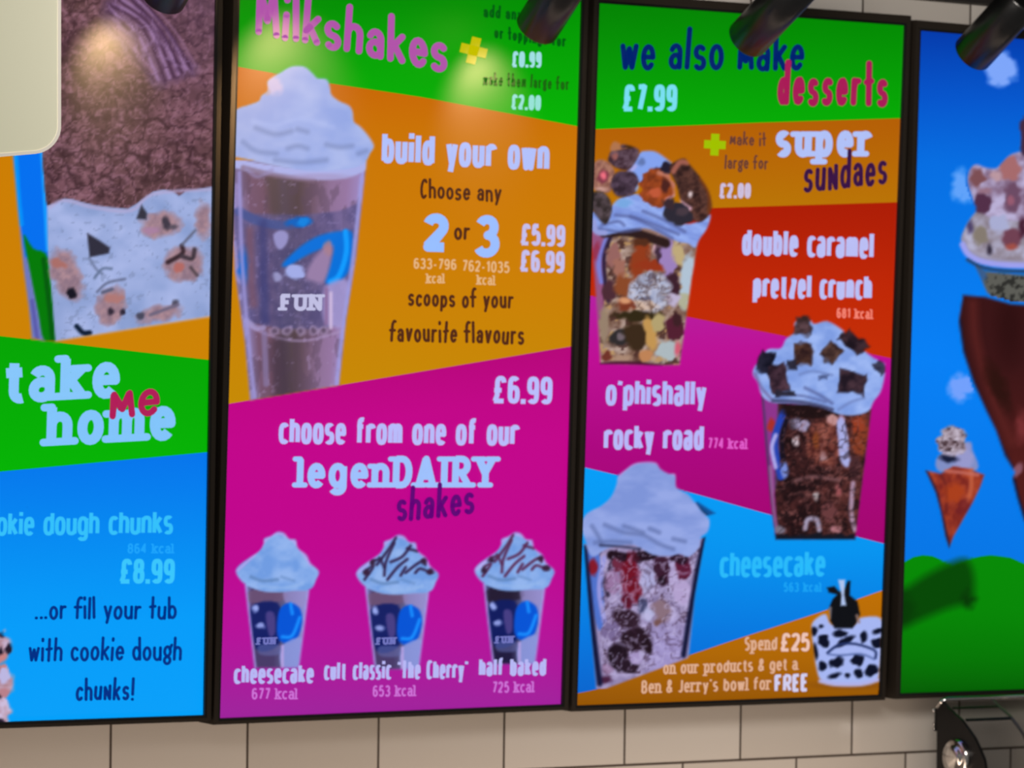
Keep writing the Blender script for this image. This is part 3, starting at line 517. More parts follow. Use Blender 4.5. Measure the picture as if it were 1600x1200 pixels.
def small_shake(cx, top, x0, x1, by, drizzle, dark):
    p = Pic(x0 - 8, top - 8, x1 + 8, by + 14, 2.2); w = x1 - x0; f = lambda x, y: (x0 + x * w, top + y * (by - top))
    b = [f(.10, .36), f(.22, 1), f(.76, 1), f(.90, .36)]; m = p.poly(b, (120, 100, 165), smooth=False, soft=5)
    t = np.clip((p.X - x0) / w, 0, 1); c0 = np.array((150, 150, 226.)); c1 = np.array((30, 24, 62.) if dark else (72, 58, 104.)); c2 = np.array((140, 140, 205.))
    q = np.stack([np.interp(t, [.1, .2, .45, .6, .8, .9], [c0[k], c1[k], c1[k], c2[k] * .7, c2[k], c0[k]]) for k in range(3)], -1); p.rgb = p.rgb * (1 - m[..., None]) + q * m[..., None]
    p.poly([f(.14, .44), f(.52, .40), f(.6, .5), f(.16, .52)], (36, 26, 48) if dark else (112, 84, 118), add=False, k=.8); p.poly([f(.6, .4), f(.88, .4), f(.84, .54), f(.6, .52)], (150, 140, 200), add=False, k=.7)
    p.poly([f(.17, .56), f(.5, .52), f(.55, .7), f(.5, .84), f(.24, .86)], (10, 26, 100), add=False, k=.85); p.poly([f(.36, .6), f(.46, .6), f(.47, .74), f(.4, .76)], (84, 70, 140), add=False, k=.8)
    p.poly([f(.52, .58), f(.64, .52), f(.77, .56), f(.80, .66), f(.74, .78), f(.6, .82), f(.5, .76)], (0, 84, 214), add=False); p.line([f(.56, .77), f(.68, .76), f(.77, .63)], 5, (20, 140, 255)); p.line([f(.66, .53), f(.68, .6)], 5, (20, 140, 255))
    p.ell(*f(.23, .56), 4.5, 6, (150, 165, 235)); p.ell(*f(.29, .69), 7, 4.5, (140, 152, 222)); p.poly([f(.55, .84), f(.8, .78), f(.77, .98), f(.56, 1)], (138, 150, 220), add=False, k=.9); p.line([f(.56, .84), f(.56, 1)], 4, (180, 160, 224))
    p.line([f(.11, .38), f(.23, 1)], 4, (170, 160, 235), k=.9); p.line([f(.89, .38), f(.77, 1)], 4, (172, 168, 238), k=.9)
    p.poly([f(.28, .83), f(.52, .83), f(.52, .9), f(.29, .9)], (100, 108, 170), add=False, k=.55)
    c = [f(0, .30), f(.03, .25), f(.16, .19), f(.28, .14), f(.33, .09), f(.34, .05), f(.42, .03), f(.5, 0), f(.58, .01), f(.64, .05), f(.72, .06), f(.75, .12), f(.85, .17), f(.9, .23), f(1, .29), f(.97, .35), f(.9, .42), f(.7, .43), f(.5, .44), f(.3, .43), f(.1, .38)]
    m = p.poly(c, (126, 166, 232), soft=4); p.mottle(m, 22, 18, cx, (112, 156, 226), (146, 180, 238))
    p.line([f(.02, .28), f(.2, .18), f(.36, .06), f(.5, .01), f(.7, .07), f(.9, .24)], 4, (214, 160, 240), k=.55)
    p.line([f(.18, .33), f(.32, .36), f(.5, .35)], 5, (92, 128, 180), k=.7); p.line([f(.3, .4), f(.6, .41), f(.8, .38)], 5, (150, 184, 236), k=.6); p.line([f(.55, .33), f(.7, .36)], 4, (100, 136, 190), k=.6)
    if drizzle:
        for a in ([(.10, .33), (.2, .24), (.12, .26)], [(.25, .22), (.4, .1), (.48, .02)], [(.34, .3), (.36, .2), (.46, .06)], [(.38, .33), (.5, .24), (.62, .18)], [(.42, .2), (.56, .16), (.66, .08)], [(.28, .17), (.34, .24)], [(.6, .28), (.78, .2), (.84, .22)], [(.54, .3), (.6, .24)], [(.72, .28), (.78, .25), (.9, .28)], [(.62, .1), (.74, .12)], [(.2, .19), (.3, .18)]):
            p.line([f(*q) for q in a], 4.6, (50, 34, 74) if drizzle == 1 else (88, 40, 80), k=.9, soft=3.5)
        for q in ((.12, .28), (.82, .2), (.9, .27), (.2, .21)): p.ell(*f(*q), 5, 5, (56, 32, 62))
    p.a *= p.mask_poly([(x0 - 9, top - 9), (x1 + 9, top - 9), (x1 + 9, by + 4), (x0 - 9, by + 4)], 8, False)
    return p
s2.pic(small_shake(433, 831, 369, 498, 1044, 0, False), 'milkshake_picture', 'small milkshake with plain whipped cream'); s2.pic(small_shake(620, 836, 557, 685, 1046, 1, False), 'milkshake_picture', 'small pale milkshake with chocolate drizzle'); s2.pic(small_shake(806, 832, 742, 866, 1038, 2, True), 'milkshake_picture', 'small dark milkshake with chocolate drizzle')
PK = (176, 84, 168); DG = (0, 92, 14); BR = (84, 42, 22)
s2.text('heading_text', 'Milkshakes', 'hand', 398, 54, 699, 114, 76, 10.5, PK, label='pink handwritten heading'); s2.plus(740, 79, 21, 15, (196, 190, 0), 14)
s2.text('caption_text', 'add any sauce', 'hand', 755, 27, 868, 38, 21, 3.6, DG); s2.text('caption_text', 'or toppings for', 'hand', 772, 60, 884, 74, 21, 3.6, DG); s2.text('price_text', '£0.99', 'bold', 799, 105, 846, 106, 25, 4.6, (160, 222, 226)); s2.text('caption_text', 'make them large for', 'hand', 755, 133, 889, 141, 22, 3.2, (24, 104, 14)); s2.text('price_text', '£2.00', 'bold', 798, 171, 845, 173, 24, 4.6, (150, 226, 214))
s2.text('heading_text', 'build your own', 'bold', 596, 255, 858, 268, 50, 8.5, WHITE); s2.text('handwritten_text', 'Choose any', 'hand', 656, 310, 783, 316, 32, 4.2, BR)
s2.text('number_text', '2', 'slab', 660, 394, 701, 395, 61, 15, (152, 190, 255)); s2.text('handwritten_text', 'or', 'hand', 709, 375, 734, 376, 32, 4.6, BR); s2.text('number_text', '3', 'slab', 740, 402, 780, 402, 66, 14, (156, 190, 255))
s2.text('price_text', '£5.99', 'bold', 812, 383, 883, 386, 34, 6, (196, 190, 236)); s2.text('price_text', '£6.99', 'bold', 811, 424, 882, 427, 34, 6, (196, 190, 236))
s2.text('caption_text', '633-796', 'slab', 646, 420, 713, 422, 17, 2.8, (228, 180, 128)); s2.text('caption_text', 'kcal', 'slab', 666, 443, 694, 443, 16, 2.6, (228, 180, 128)); s2.text('caption_text', '762-1035', 'slab', 722, 424, 796, 427, 18, 2.8, (228, 180, 128)); s2.text('caption_text', 'kcal', 'slab', 745, 445, 773, 446, 16, 2.6, (228, 180, 128))
s2.text('handwritten_text', 'scoops of your', 'hand', 637, 479, 802, 483, 32, 4.4, BR); s2.text('handwritten_text', 'favourite flavours', 'hand', 608, 534, 819, 539, 35, 4.6, BR)
s2.text('price_text', '£6.99', 'bold', 768, 630, 863, 632, 43, 7.4, (186, 188, 252)); s2.text('heading_text', 'choose from one of our', 'bold', 435, 694, 811, 697, 43, 7.2, (184, 186, 250)); s2.text('heading_text', 'legenDAIRY', 'slab', 463, 763, 774, 763, 51, 10.5, (158, 192, 252)); s2.text('heading_text', 'shakes', 'hand', 619, 817, 741, 804, 56, 7, (96, 4, 118), label='purple handwritten word')
CAP = (182, 182, 244); KC = (204, 112, 214)
s2.text('caption_text', 'cheesecake', 'bold', 365, 1069, 490, 1068, 31, 5.4, CAP); s2.text('caption_text', '677 kcal', 'slab', 393, 1093, 464, 1093, 18, 2.8, KC); s2.text('caption_text', "cult classic 'The Cherry'", 'bold', 506, 1063, 731, 1061, 30, 5, CAP); s2.text('caption_text', '653 kcal', 'slab', 582, 1089, 649, 1088, 18, 2.8, KC); s2.text('caption_text', 'half baked', 'bold', 748, 1057, 853, 1056, 29, 5.2, CAP); s2.text('caption_text', '725 kcal', 'slab', 769, 1083, 834, 1082, 18, 2.8, KC)
s2.text('caption_text', 'FUN', 'slab', 438, 486, 503, 486, 27, 6.5, (192, 190, 226))
for x0, x1, y in ((401, 431, 1008), (588, 618, 1008), (774, 802, 1006)): s2.text('caption_text', 'FUN', 'slab', x0, y, x1, y - 1, 12, 3.4, (112, 116, 190))
# ---- third screen: desserts
s3 = Screen(2, 'menu screen headed we also make desserts, with three sundaes and a cow bowl', [
    (None, [(0, (0, 130, 0)), (80, (0, 148, 0)), (200, (0, 174, 0))]),
    ([(932, 202), (1180, 192), (1405, 185)], [(186, (180, 94, 0)), (260, (184, 106, 0)), (330, (186, 118, 0))]),
    ([(922, 331), (1114, 325), (1402, 316)], [(320, (172, 26, 0)), (450, (192, 38, 0)), (560, (196, 46, 0))]),
    ([(922, 462), (1078, 496), (1240, 528), (1392, 560)], [(462, (182, 30, 160)), (560, (190, 8, 148)), (700, (172, 0, 128)), (850, (162, 0, 110))]),
    ([(912, 730), (1070, 767), (1210, 806), (1380, 849)], [(730, (0, 158, 248)), (860, (0, 148, 240)), (1000, (0, 118, 222)), (1090, (0, 100, 205))]),
    ([(903, 1083), (930, 1078), (1070, 1026), (1150, 999), (1280, 957), (1380, 922)], [(920, (192, 112, 0)), (1020, (176, 104, 0)), (1100, (150, 86, 0))])])
p = Pic(914, 212, 1122, 582, 2.2)
p.poly([(922, 345), (928, 420), (934, 500), (938, 569), (1036, 571), (1062, 570), (1069, 520), (1080, 440), (1090, 380), (1086, 350)], (150, 116, 104), smooth=False)
m = p.mask_poly([(940, 365), (944, 440), (938, 500), (938, 569), (1036, 571), (1062, 570), (1069, 520), (1080, 440), (1088, 380)], 4, False)
p.mottle(m, 15, 14, 41, (112, 80, 66), (184, 160, 150)); p.mottle(m, 12, 11, 47, None, (70, 40, 36), cut=.55, k=.8); p.mottle(m, 11, 10, 53, None, (190, 150, 100), cut=.62, k=.8)
p.poly([(922, 365), (944, 365), (944, 470), (936, 500), (930, 470)], (150, 80, 130), add=False, k=.9); p.ell(934, 392, 8, 15, (150, 52, 84)); p.line([(948, 372), (936, 410), (940, 440)], 8, (120, 130, 220), k=.9); p.line([(955, 368), (944, 400), (946, 445), (950, 470)], 6, (44, 30, 60))
p.ell(958, 400, 12, 20, (150, 100, 96), 10); p.ell(968, 420, 10, 16, (160, 106, 92)); p.ell(952, 455, 10, 16, (76, 42, 52)); p.ell(1000, 404, 13, 36, (146, 58, 26), 8, soft=7); p.ell(1018, 415, 24, 10, (150, 52, 24), 5); p.ell(1028, 384, 10, 16, (206, 164, 178)); p.ell(976, 448, 17, 18, (138, 72, 40), soft=7); p.ell(1032, 398, 9, 14, (64, 42, 60)); p.ell(1044, 405, 12, 30, (156, 128, 188), 0); p.ell(1050, 446, 13, 18, (60, 30, 44))
p.ell(1060, 398, 9, 20, (190, 168, 122), -15); p.ell(1074, 440, 11, 42, (176, 194, 212), 5); p.ell(1068, 470, 9, 14, (176, 176, 150)); m = p.ell(1016, 458, 32, 32, (176, 184, 214), soft=8); p.mottle(m, 10, 10, 61, (158, 166, 196), (196, 196, 216), k=.8); p.ell(1018, 433, 7, 9, (112, 104, 122)); p.ell(1008, 468, 9, 4, (110, 112, 140)); p.ell(1000, 478, 26, 8, (206, 176, 156)); p.ell(978, 477, 13, 10, (122, 54, 34)); p.ell(976, 470, 10, 5, (214, 150, 110)); p.ell(998, 493, 38, 8, (48, 38, 18), 0); p.ell(1052, 468, 10, 10, (188, 176, 206)); p.ell(1054, 512, 14, 21, (82, 30, 48)); p.ell(1058, 500, 8, 9, (60, 30, 36)); p.ell(968, 528, 17, 13, (46, 42, 44)); p.ell(970, 525, 6, 7, (112, 98, 106)); p.ell(995, 524, 20, 22, (58, 40, 24), soft=7); p.ell(1016, 522, 9, 28, (194, 148, 82), -10); p.ell(1028, 505, 9, 16, (178, 160, 112)); p.ell(944, 510, 7, 28, (150, 128, 108)); p.ell(1042, 548, 17, 16, (172, 184, 190), -20); p.ell(1058, 545, 5, 12, (210, 92, 116)); p.ell(972, 560, 18, 6, (170, 136, 116)); p.ell(1008, 556, 10, 9, (190, 130, 86)); p.ell(948, 556, 8, 8, (112, 50, 40)); p.ridge(m * np.clip((p.Y - 380) / 20, 0, 1), 10, 8, 231, (60, 36, 34), .14, .5); p.mottle(m * np.clip((p.Y - 470) / 30, 0, 1), 7, 6, 233, None, (176, 146, 122), cut=.6, k=.6); p.line([(938, 569), (980, 567), (1034, 572)], 5, (68, 14, 44))
p.ridge(m, 11, 9, 201, (70, 44, 40), .12, .55); p.ridge(m, 12, 10, 205, (206, 190, 190), .09, .4)
p.line([(944, 364), (980, 362), (1010, 370), (1040, 380)], 15, (44, 26, 26)); p.ell(1000, 378, 14, 6, (84, 44, 26))
c = p.poly([(920, 330), (940, 332), (955, 322), (965, 312), (985, 303), (1010, 306), (1040, 312), (1046, 326), (1062, 348), (1086, 348), (1106, 334), (1110, 340), (1104, 358), (1094, 372), (1086, 386), (1076, 380), (1060, 377), (1040, 368), (1010, 356), (975, 360), (945, 366), (922, 356)], (136, 164, 236))
p.mottle(c, 22, 8, 71, (122, 146, 220), (152, 178, 244), rot=20)
for q in ([(962, 336), (990, 340), (1018, 354), (1050, 372)], [(985, 338), (1015, 348), (1060, 366)], [(940, 352), (965, 346), (975, 352)], [(930, 356), (970, 362), (1000, 358)], [(1005, 330), (1040, 345), (1070, 362)]): p.line(q, 5, (84, 94, 152), k=.7)
p.line([(928, 346), (932, 362), (945, 364)], 8, (150, 158, 220)); p.ell(975, 318, 14, 6, (120, 168, 226))
c = p.poly([(978, 268), (985, 258), (998, 240), (1010, 236), (1026, 238), (1046, 252), (1056, 262), (1042, 276), (1026, 288), (1010, 290), (994, 284)], (132, 162, 238)); p.ell(1002, 253, 5, 6, (98, 120, 178)); p.line([(968, 262), (984, 266), (992, 260)], 6, (170, 170, 230))
def chunk(pts, col, lo, hi, seed):
    m = p.poly(pts, col); p.mottle(m, 9, 8, seed, lo, hi, k=.85); return m
chunk([(950, 248), (957, 232), (970, 226), (986, 228), (999, 236), (993, 252), (980, 266), (962, 262), (952, 256)], (76, 52, 62), (58, 36, 46), (110, 88, 104), 3); p.poly([(955, 236), (958, 222), (968, 224), (972, 232), (985, 230)], (176, 116, 78)); p.ell(985, 228, 6, 4, (60, 36, 14)); p.ell(960, 243, 5, 6, (150, 92, 88))
m = p.poly([(924, 262), (934, 250), (948, 252), (958, 262), (962, 278), (955, 298), (944, 302), (930, 298), (922, 284)], (158, 108, 92)); p.mottle(m, 8, 8, 17, (130, 84, 74), (188, 134, 112), k=.8); p.ell(942, 276, 8, 13, (128, 58, 72)); p.ell(943, 274, 4, 6, (240, 112, 130)); p.ell(940, 296, 9, 4, (196, 150, 140))
chunk([(966, 268), (990, 270), (998, 286), (992, 302), (968, 308), (956, 296), (956, 282)], (62, 46, 60), (46, 32, 44), (92, 72, 92), 5); chunk([(922, 302), (942, 300), (955, 316), (954, 336), (945, 350), (930, 334), (922, 320)], (62, 50, 52), (44, 36, 36), (100, 84, 92), 7)
p.line([(1000, 296), (1012, 278), (1026, 266)], 9, (38, 44, 84)); p.ell(1000, 295, 6, 7, (150, 170, 220)); m = p.ell(1028, 294, 27, 30, (138, 62, 26), add=True); p.mottle(m, 12, 12, 19, (112, 48, 24), (170, 76, 32), k=.9); p.line([(1030, 270), (1045, 276), (1055, 296), (1052, 320)], 8, (196, 122, 100), k=.9); p.ell(1038, 290, 7, 12, (76, 34, 30)); p.ell(1024, 300, 11, 8, (192, 88, 56)); p.ell(1048, 312, 8, 5, (226, 150, 150)); p.ell(1042, 262, 9, 8, (34, 28, 46))
chunk([(1046, 264), (1056, 252), (1070, 248), (1080, 260), (1095, 278), (1108, 300), (1112, 325), (1102, 342), (1086, 346), (1066, 322), (1058, 292)], (66, 38, 34), (42, 24, 24), (104, 66, 56), 9); p.line([(1052, 268), (1062, 254), (1074, 254)], 8, (158, 92, 78)); p.line([(1095, 280), (1108, 304), (1108, 330)], 6, (108, 54, 24)); p.ell(1079, 304, 3, 5, (226, 206, 210)); p.line([(1054, 308), (1066, 318), (1078, 326)], 6, (206, 160, 180)); p.ell(1060, 335, 22, 17, (44, 40, 52), 10, add=True); p.ell(1046, 318, 10, 10, (56, 40, 48), add=True); p.ell(1066, 332, 10, 7, (70, 56, 66))
s3.pic(p, 'sundae_picture', 'sundae with whipped cream, cookies and caramel')
p = Pic(1170, 486, 1392, 850, 2.2)
p.poly([(1188, 600), (1194, 680), (1203, 780), (1212, 843), (1336, 843), (1342, 800), (1352, 720), (1364, 620)], (150, 20, 120), smooth=False)
p.line([(1190, 610), (1198, 700), (1206, 790), (1213, 840)], 5, (40, 18, 50), k=.9)
m = p.mask_poly([(1215, 630), (1210, 760), (1214, 843), (1336, 843), (1342, 800), (1352, 720), (1362, 640)], 4, False)
p.mottle(m, 14, 13, 81, (26, 10, 14), (74, 36, 36)); p.put(m * np.clip((p.X - 1250) / 70, 0, 1), (112, 58, 52), .45, False); p.mottle(m, 9, 9, 87, None, (128, 78, 76), cut=.64, k=.6); p.mottle(m, 10, 9, 93, None, (26, 12, 16), cut=.58, k=.7)
p.poly([(1190, 612), (1216, 630), (1216, 740), (1206, 770), (1198, 720)], (130, 90, 165), add=False, k=.45); p.ell(1206, 664, 8, 12, (170, 46, 40)); p.line([(1224, 645), (1210, 690), (1220, 745)], 11, (36, 66, 176)); p.line([(1212, 680), (1206, 700), (1212, 730)], 6, (172, 168, 232)); p.line([(1204, 730), (1208, 790), (1214, 830)], 6, (150, 100, 150), k=.8); p.line([(1234, 640), (1222, 690), (1228, 740)], 6, (18, 14, 30)); p.ell(1226, 735, 6, 12, (120, 140, 215))
p.ell(1268, 642, 46, 12, (30, 14, 16)); p.ell(1242, 662, 10, 8, (84, 74, 92)); p.ell(1254, 664, 11, 9, (156, 146, 180)); p.ell(1244, 690, 5, 7, (206, 190, 200)); m = p.ell(1290, 692, 30, 34, (96, 46, 42), soft=8); p.mottle(m, 10, 10, 99, (70, 28, 26), (150, 84, 72)); p.ell(1275, 688, 5, 14, (130, 66, 36)); p.ell(1286, 714, 6, 7, (160, 124, 130)); p.ell(1300, 655, 10, 8, (190, 140, 140)); p.ell(1314, 660, 5, 12, (180, 160, 210))
p.poly([(1308, 660), (1318, 656), (1326, 690), (1326, 708), (1332, 722), (1322, 730), (1312, 716), (1310, 690)], (168, 172, 228), add=False); p.ell(1344, 684, 13, 34, (130, 58, 36), 5); p.ell(1340, 664, 9, 12, (150, 60, 36)); p.ell(1336, 730, 10, 20, (72, 40, 44)); p.line([(1240, 752), (1270, 745), (1310, 750)], 6, (120, 80, 84), k=.8); p.ell(1275, 775, 5, 6, (172, 160, 164)); p.ell(1310, 766, 5, 9, (160, 84, 88)); p.line([(1333, 755), (1330, 800), (1336, 828)], 7, (168, 138, 164)); p.line([(1258, 826), (1262, 812), (1276, 812), (1280, 828)], 7, (160, 150, 178)); p.ell(1305, 828, 9, 6, (176, 118, 128)); p.ell(1296, 800, 12, 16, (104, 58, 60)); p.ell(1220, 828, 8, 6, (120, 112, 130)); p.box(1274, 840, 62, 5, (16, 20, 34))
m = p.mask_poly([(1222, 640), (1216, 760), (1216, 836), (1334, 836), (1340, 800), (1350, 720), (1358, 640)], 4, False); p.ridge(m, 11, 9, 211, (24, 10, 14), .13, .6); p.ridge(m, 12, 10, 215, (146, 92, 90), .07, .4)
cm = p.poly([(1176, 582), (1186, 562), (1200, 546), (1220, 544), (1228, 530), (1240, 520), (1243, 502), (1262, 496), (1272, 506), (1292, 502), (1314, 514), (1330, 530), (1350, 548), (1366, 560), (1382, 568), (1382, 588), (1376, 612), (1366, 626), (1356, 642), (1335, 648), (1310, 646), (1280, 634), (1240, 630), (1206, 628), (1190, 616), (1184, 598)], (142, 172, 238))
p.mottle(cm, 24, 16, 101, (126, 156, 226), (158, 184, 244)); p.line([(1180, 584), (1190, 606), (1206, 624)], 5, (112, 96, 150), k=.7)
for q, w, c in (([(1208, 626), (1250, 628), (1280, 634), (1300, 640)], 6, (60, 60, 98)), ([(1258, 606), (1282, 618), (1300, 630)], 5, (88, 100, 156)), ([(1215, 620), (1250, 618), (1290, 628)], 4, (92, 104, 160)), ([(1250, 585), (1270, 580), (1300, 586)], 4, (108, 130, 190)), ([(1310, 640), (1330, 628), (1350, 622)], 4, (110, 130, 190))): p.line(q, w, c, k=.8)
for cx, cy, hx, hy, ro, a, b in ((1254, 510, 12, 14, 10, (44, 30, 34), (96, 70, 76)), (1196, 566, 11, 17, 20, (14, 14, 30), (40, 38, 58)), (1217, 592, 13, 21, -12, (34, 20, 32), (92, 62, 76)), (1254, 553, 14, 17, 0, (44, 24, 26), (104, 70, 52)), (1299, 551, 13, 14, 42, (42, 26, 28), (104, 74, 62)), (1334, 535, 21, 12, 42, (26, 16, 26), (66, 44, 52)), (1333, 598, 20, 16, 8, (30, 20, 32), (76, 52, 62)), (1376, 574, 8, 11, -30, (30, 28, 50), (62, 62, 86)), (1238, 570, 6, 8, 0, (30, 28, 44), (44, 42, 60)), (1287, 588, 5, 3, 0, (70, 84, 130), (80, 94, 140)), (1228, 614, 14, 4, 0, (30, 28, 44), (50, 46, 62))):
    m = p.box(cx, cy, hx, hy, a, ro, soft=5, add=hx > 8); p.mottle(m, 12, 10, cx, a, b, k=.9)
p.ell(1258, 498, 7, 5, (52, 34, 34), add=True)
s3.pic(p, 'sundae_picture', 'chocolate sundae topped with brownie chunks')
p = Pic(902, 714, 1122, 1076, 2.2)
p.poly([(912, 850), (920, 950), (932, 1080), (1070, 1080), (1086, 930), (1102, 840)], (154, 140, 184), smooth=False)
m = p.mask_poly([(936, 860), (938, 960), (940, 1080), (1066, 1080), (1080, 930), (1096, 850)], 4, False); p.mottle(m, 15, 14, 111, (132, 118, 160), (180, 168, 212)); p.mottle(m, 9, 10, 117, None, (70, 48, 70), cut=.62, k=.7); p.put(m * np.clip((p.Y - 960) / 40, 0, 1) * np.clip((p.X - 1005) / 20, 0, 1), (160, 148, 206), .7, False)
p.poly([(914, 866), (936, 866), (944, 960), (936, 985), (926, 950)], (70, 110, 205), add=False, k=.9); p.ell(928, 886, 8, 13, (132, 22, 40)); p.line([(944, 872), (936, 920), (944, 970)], 7, (150, 150, 220)); p.line([(956, 880), (946, 910), (950, 930)], 6, (52, 40, 66))
p.line([(956, 868), (985, 872), (1020, 866)], 16, (30, 12, 26)); p.ell(958, 910, 12, 20, (150, 116, 160)); p.ell(966, 884, 10, 10, (110, 40, 66)); p.ell(985, 900, 13, 34, (112, 14, 36), 4, soft=7); p.ell(994, 925, 9, 18, (108, 10, 30)); p.ell(980, 938, 8, 12, (92, 16, 40)); p.ell(1012, 905, 11, 22, (170, 168, 214)); p.ell(1036, 894, 14, 24, (56, 24, 46), -10); p.ell(1034, 908, 7, 8, (30, 14, 28)); p.ell(1067, 888, 14, 20, (92, 24, 54)); p.ell(1062, 874, 14, 9, (40, 16, 36)); p.ell(1052, 905, 8, 18, (176, 160, 206)); p.ell(1066, 925, 14, 18, (178, 160, 206)); p.ell(1034, 955, 14, 18, (136, 110, 124), soft=7); p.ell(1028, 972, 7, 6, (116, 82, 82)); p.ell(1004, 945, 7, 12, (70, 72, 110)); p.ell(1012, 960, 8, 10, (178, 178, 220)); p.ell(978, 966, 22, 15, (46, 26, 42), 15, soft=6); p.ell(955, 985, 14, 16, (120, 104, 150)); p.ell(994, 1000, 24, 19, (36, 18, 32), 10, soft=6); p.ell(1012, 1010, 8, 12, (30, 14, 26)); p.ell(964, 1026, 16, 22, (28, 14, 28), soft=6); p.ell(980, 1042, 16, 10, (36, 20, 36)); p.ell(992, 1028, 10, 9, (164, 146, 196)); p.ell(950, 1046, 7, 9, (150, 120, 160)); p.ell(945, 1062, 10, 5, (70, 30, 62))
m = p.mask_poly([(938, 870), (942, 1060), (1064, 1030), (1076, 930), (1090, 860)], 4, False); p.ridge(m, 12, 10, 221, (60, 36, 58), .1, .5); p.ridge(m, 13, 10, 225, (196, 186, 228), .1, .5)
p.line([(913, 856), (919, 915), (927, 990), (937, 1068)], 9, (14, 18, 56), soft=5); p.line([(1104, 832), (1092, 880), (1078, 960), (1068, 1024)], 8, (14, 18, 54), soft=5); p.line([(1098, 826), (1106, 836)], 5, (10, 30, 80))
p.poly([(1080, 786), (1090, 784), (1118, 802), (1100, 808)], (16, 80, 150), smooth=False); p.line([(1086, 788), (1104, 804)], 4, (10, 60, 110))
cm = p.poly([(908, 822), (914, 806), (924, 798), (940, 790), (955, 776), (963, 758), (966, 744), (976, 735), (990, 725), (1006, 722), (1024, 723), (1032, 733), (1044, 740), (1055, 742), (1057, 762), (1074, 772), (1086, 786), (1096, 800), (1108, 812), (1106, 830), (1095, 840), (1091, 856), (1076, 869), (1062, 865), (1046, 868), (1020, 866), (1000, 855), (984, 850), (950, 856), (926, 869), (916, 848)], (140, 160, 226))
p.mottle(cm, 40, 18, 121, (126, 148, 216), (150, 168, 230))
for q in ([(945, 820), (975, 832), (1005, 836), (1030, 850), (1052, 858)], [(930, 848), (955, 846), (985, 848)], [(975, 822), (1005, 832)], [(1015, 826), (1030, 832)], [(1052, 842), (1070, 846)], [(925, 822), (935, 838), (940, 850)]): p.line(q, 6, (94, 110, 166), k=.7, soft=6)
p.line([(938, 852), (970, 854), (1000, 858)], 4, (40, 44, 76), k=.8); p.line([(966, 744), (990, 725), (1024, 723), (1055, 742)], 4, (206, 150, 224), k=.6)
p.a *= np.clip(.5 - (p.Y - s3.line(5, p.X) - 4) / 3, 0, 1)
s3.pic(p, 'sundae_picture', 'cheesecake sundae with plain whipped cream')
p = Pic(1258, 896, 1386, 1084, 2.0)
p.ell(1328, 1070, 50, 6, (120, 66, 10), add=True, k=.6, soft=8)
p.poly([(1268, 978), (1276, 966), (1290, 960), (1298, 975), (1318, 980), (1336, 976), (1342, 966), (1376, 966), (1377, 1000), (1374, 1048), (1368, 1066), (1340, 1071), (1300, 1070), (1282, 1062), (1275, 1040), (1270, 1004)], (166, 182, 242))
for cx, cy, rx, ry, ro in ((1271, 986, 5, 8, 0), (1288, 1002, 11, 10, 30), (1283, 979, 4, 3, 0), (1313, 990, 12, 6, 0), (1321, 1002, 17, 5, -28), (1350, 995, 5, 10, 10), (1371, 1004, 8, 8, 0), (1372, 986, 9, 4, -15), (1274, 1018, 4, 13, -8), (1308, 1034, 11, 9, -20), (1341, 1032, 11, 8, -35), (1285, 1042, 7, 8, 0), (1304, 1056, 10, 4, -10), (1324, 1056, 5, 4, 0), (1341, 1053, 6, 7, 0), (1361, 1048, 10, 8, -20)): p.ell(cx, cy, rx, ry, (6, 12, 36), ro, soft=3)
p.line([(1293, 1020), (1310, 1008), (1335, 1006), (1366, 1016), (1368, 1028)], 4, (36, 52, 104), soft=3); p.line([(1294, 1022), (1312, 1024), (1345, 1022), (1366, 1030)], 3, (70, 90, 150), soft=3, k=.8)
p.line([(1282, 1064), (1305, 1069), (1345, 1069), (1372, 1062)], 6, (176, 176, 232), add=True)
p.poly([(1292, 918), (1304, 916), (1311, 924), (1318, 922), (1325, 907), (1329, 908), (1328, 930), (1340, 940), (1344, 960), (1338, 974), (1332, 982), (1304, 982), (1297, 970), (1295, 950), (1301, 936), (1308, 929), (1295, 926)], (10, 12, 18), soft=3, smooth=False)
p.poly([(1310, 906), (1320, 906), (1319, 930), (1322, 946), (1314, 946), (1315, 930)], (176, 196, 238), smooth=False, soft=3); p.line([(1297, 950), (1296, 966)], 4, (140, 130, 140)); p.line([(1339, 962), (1342, 972)], 4, (150, 120, 110))
s3.pic(p, 'cow_bowl_picture', 'black and white cow patterned bowl with a cow lid')
CRM = (168, 28, 86); PU = (58, 20, 68)
s3.text('heading_text', 'we also make', 'hand', 968, 109, 1256, 112, 68, 8.2, (0, 34, 108), label='navy handwritten heading'); s3.text('heading_text', 'desserts', 'hand', 1214, 165, 1387, 168, 72, 9.5, CRM, label='crimson handwritten word'); s3.text('price_text', '£7.99', 'bold', 971, 174, 1058, 174, 42, 7.4, (120, 222, 240)); s3.plus(1117, 226, 17, 13, (160, 192, 0), 3)
s3.text('caption_text', 'make it', 'hand', 1140, 226, 1197, 229, 22, 3, (104, 60, 48)); s3.text('caption_text', 'large for', 'hand', 1132, 264, 1200, 265, 23, 3, (104, 60, 48)); s3.text('price_text', '£2.00', 'bold', 1123, 310, 1173, 310, 24, 4.8, (204, 190, 220))
s3.text('heading_text', 'super', 'slab', 1211, 246, 1362, 246, 54, 11.5, (176, 192, 246)); s3.text('heading_text', 'su~daes', 'hand', 1255, 301, 1386, 288, 62, 6.6, PU, label='purple handwritten word')
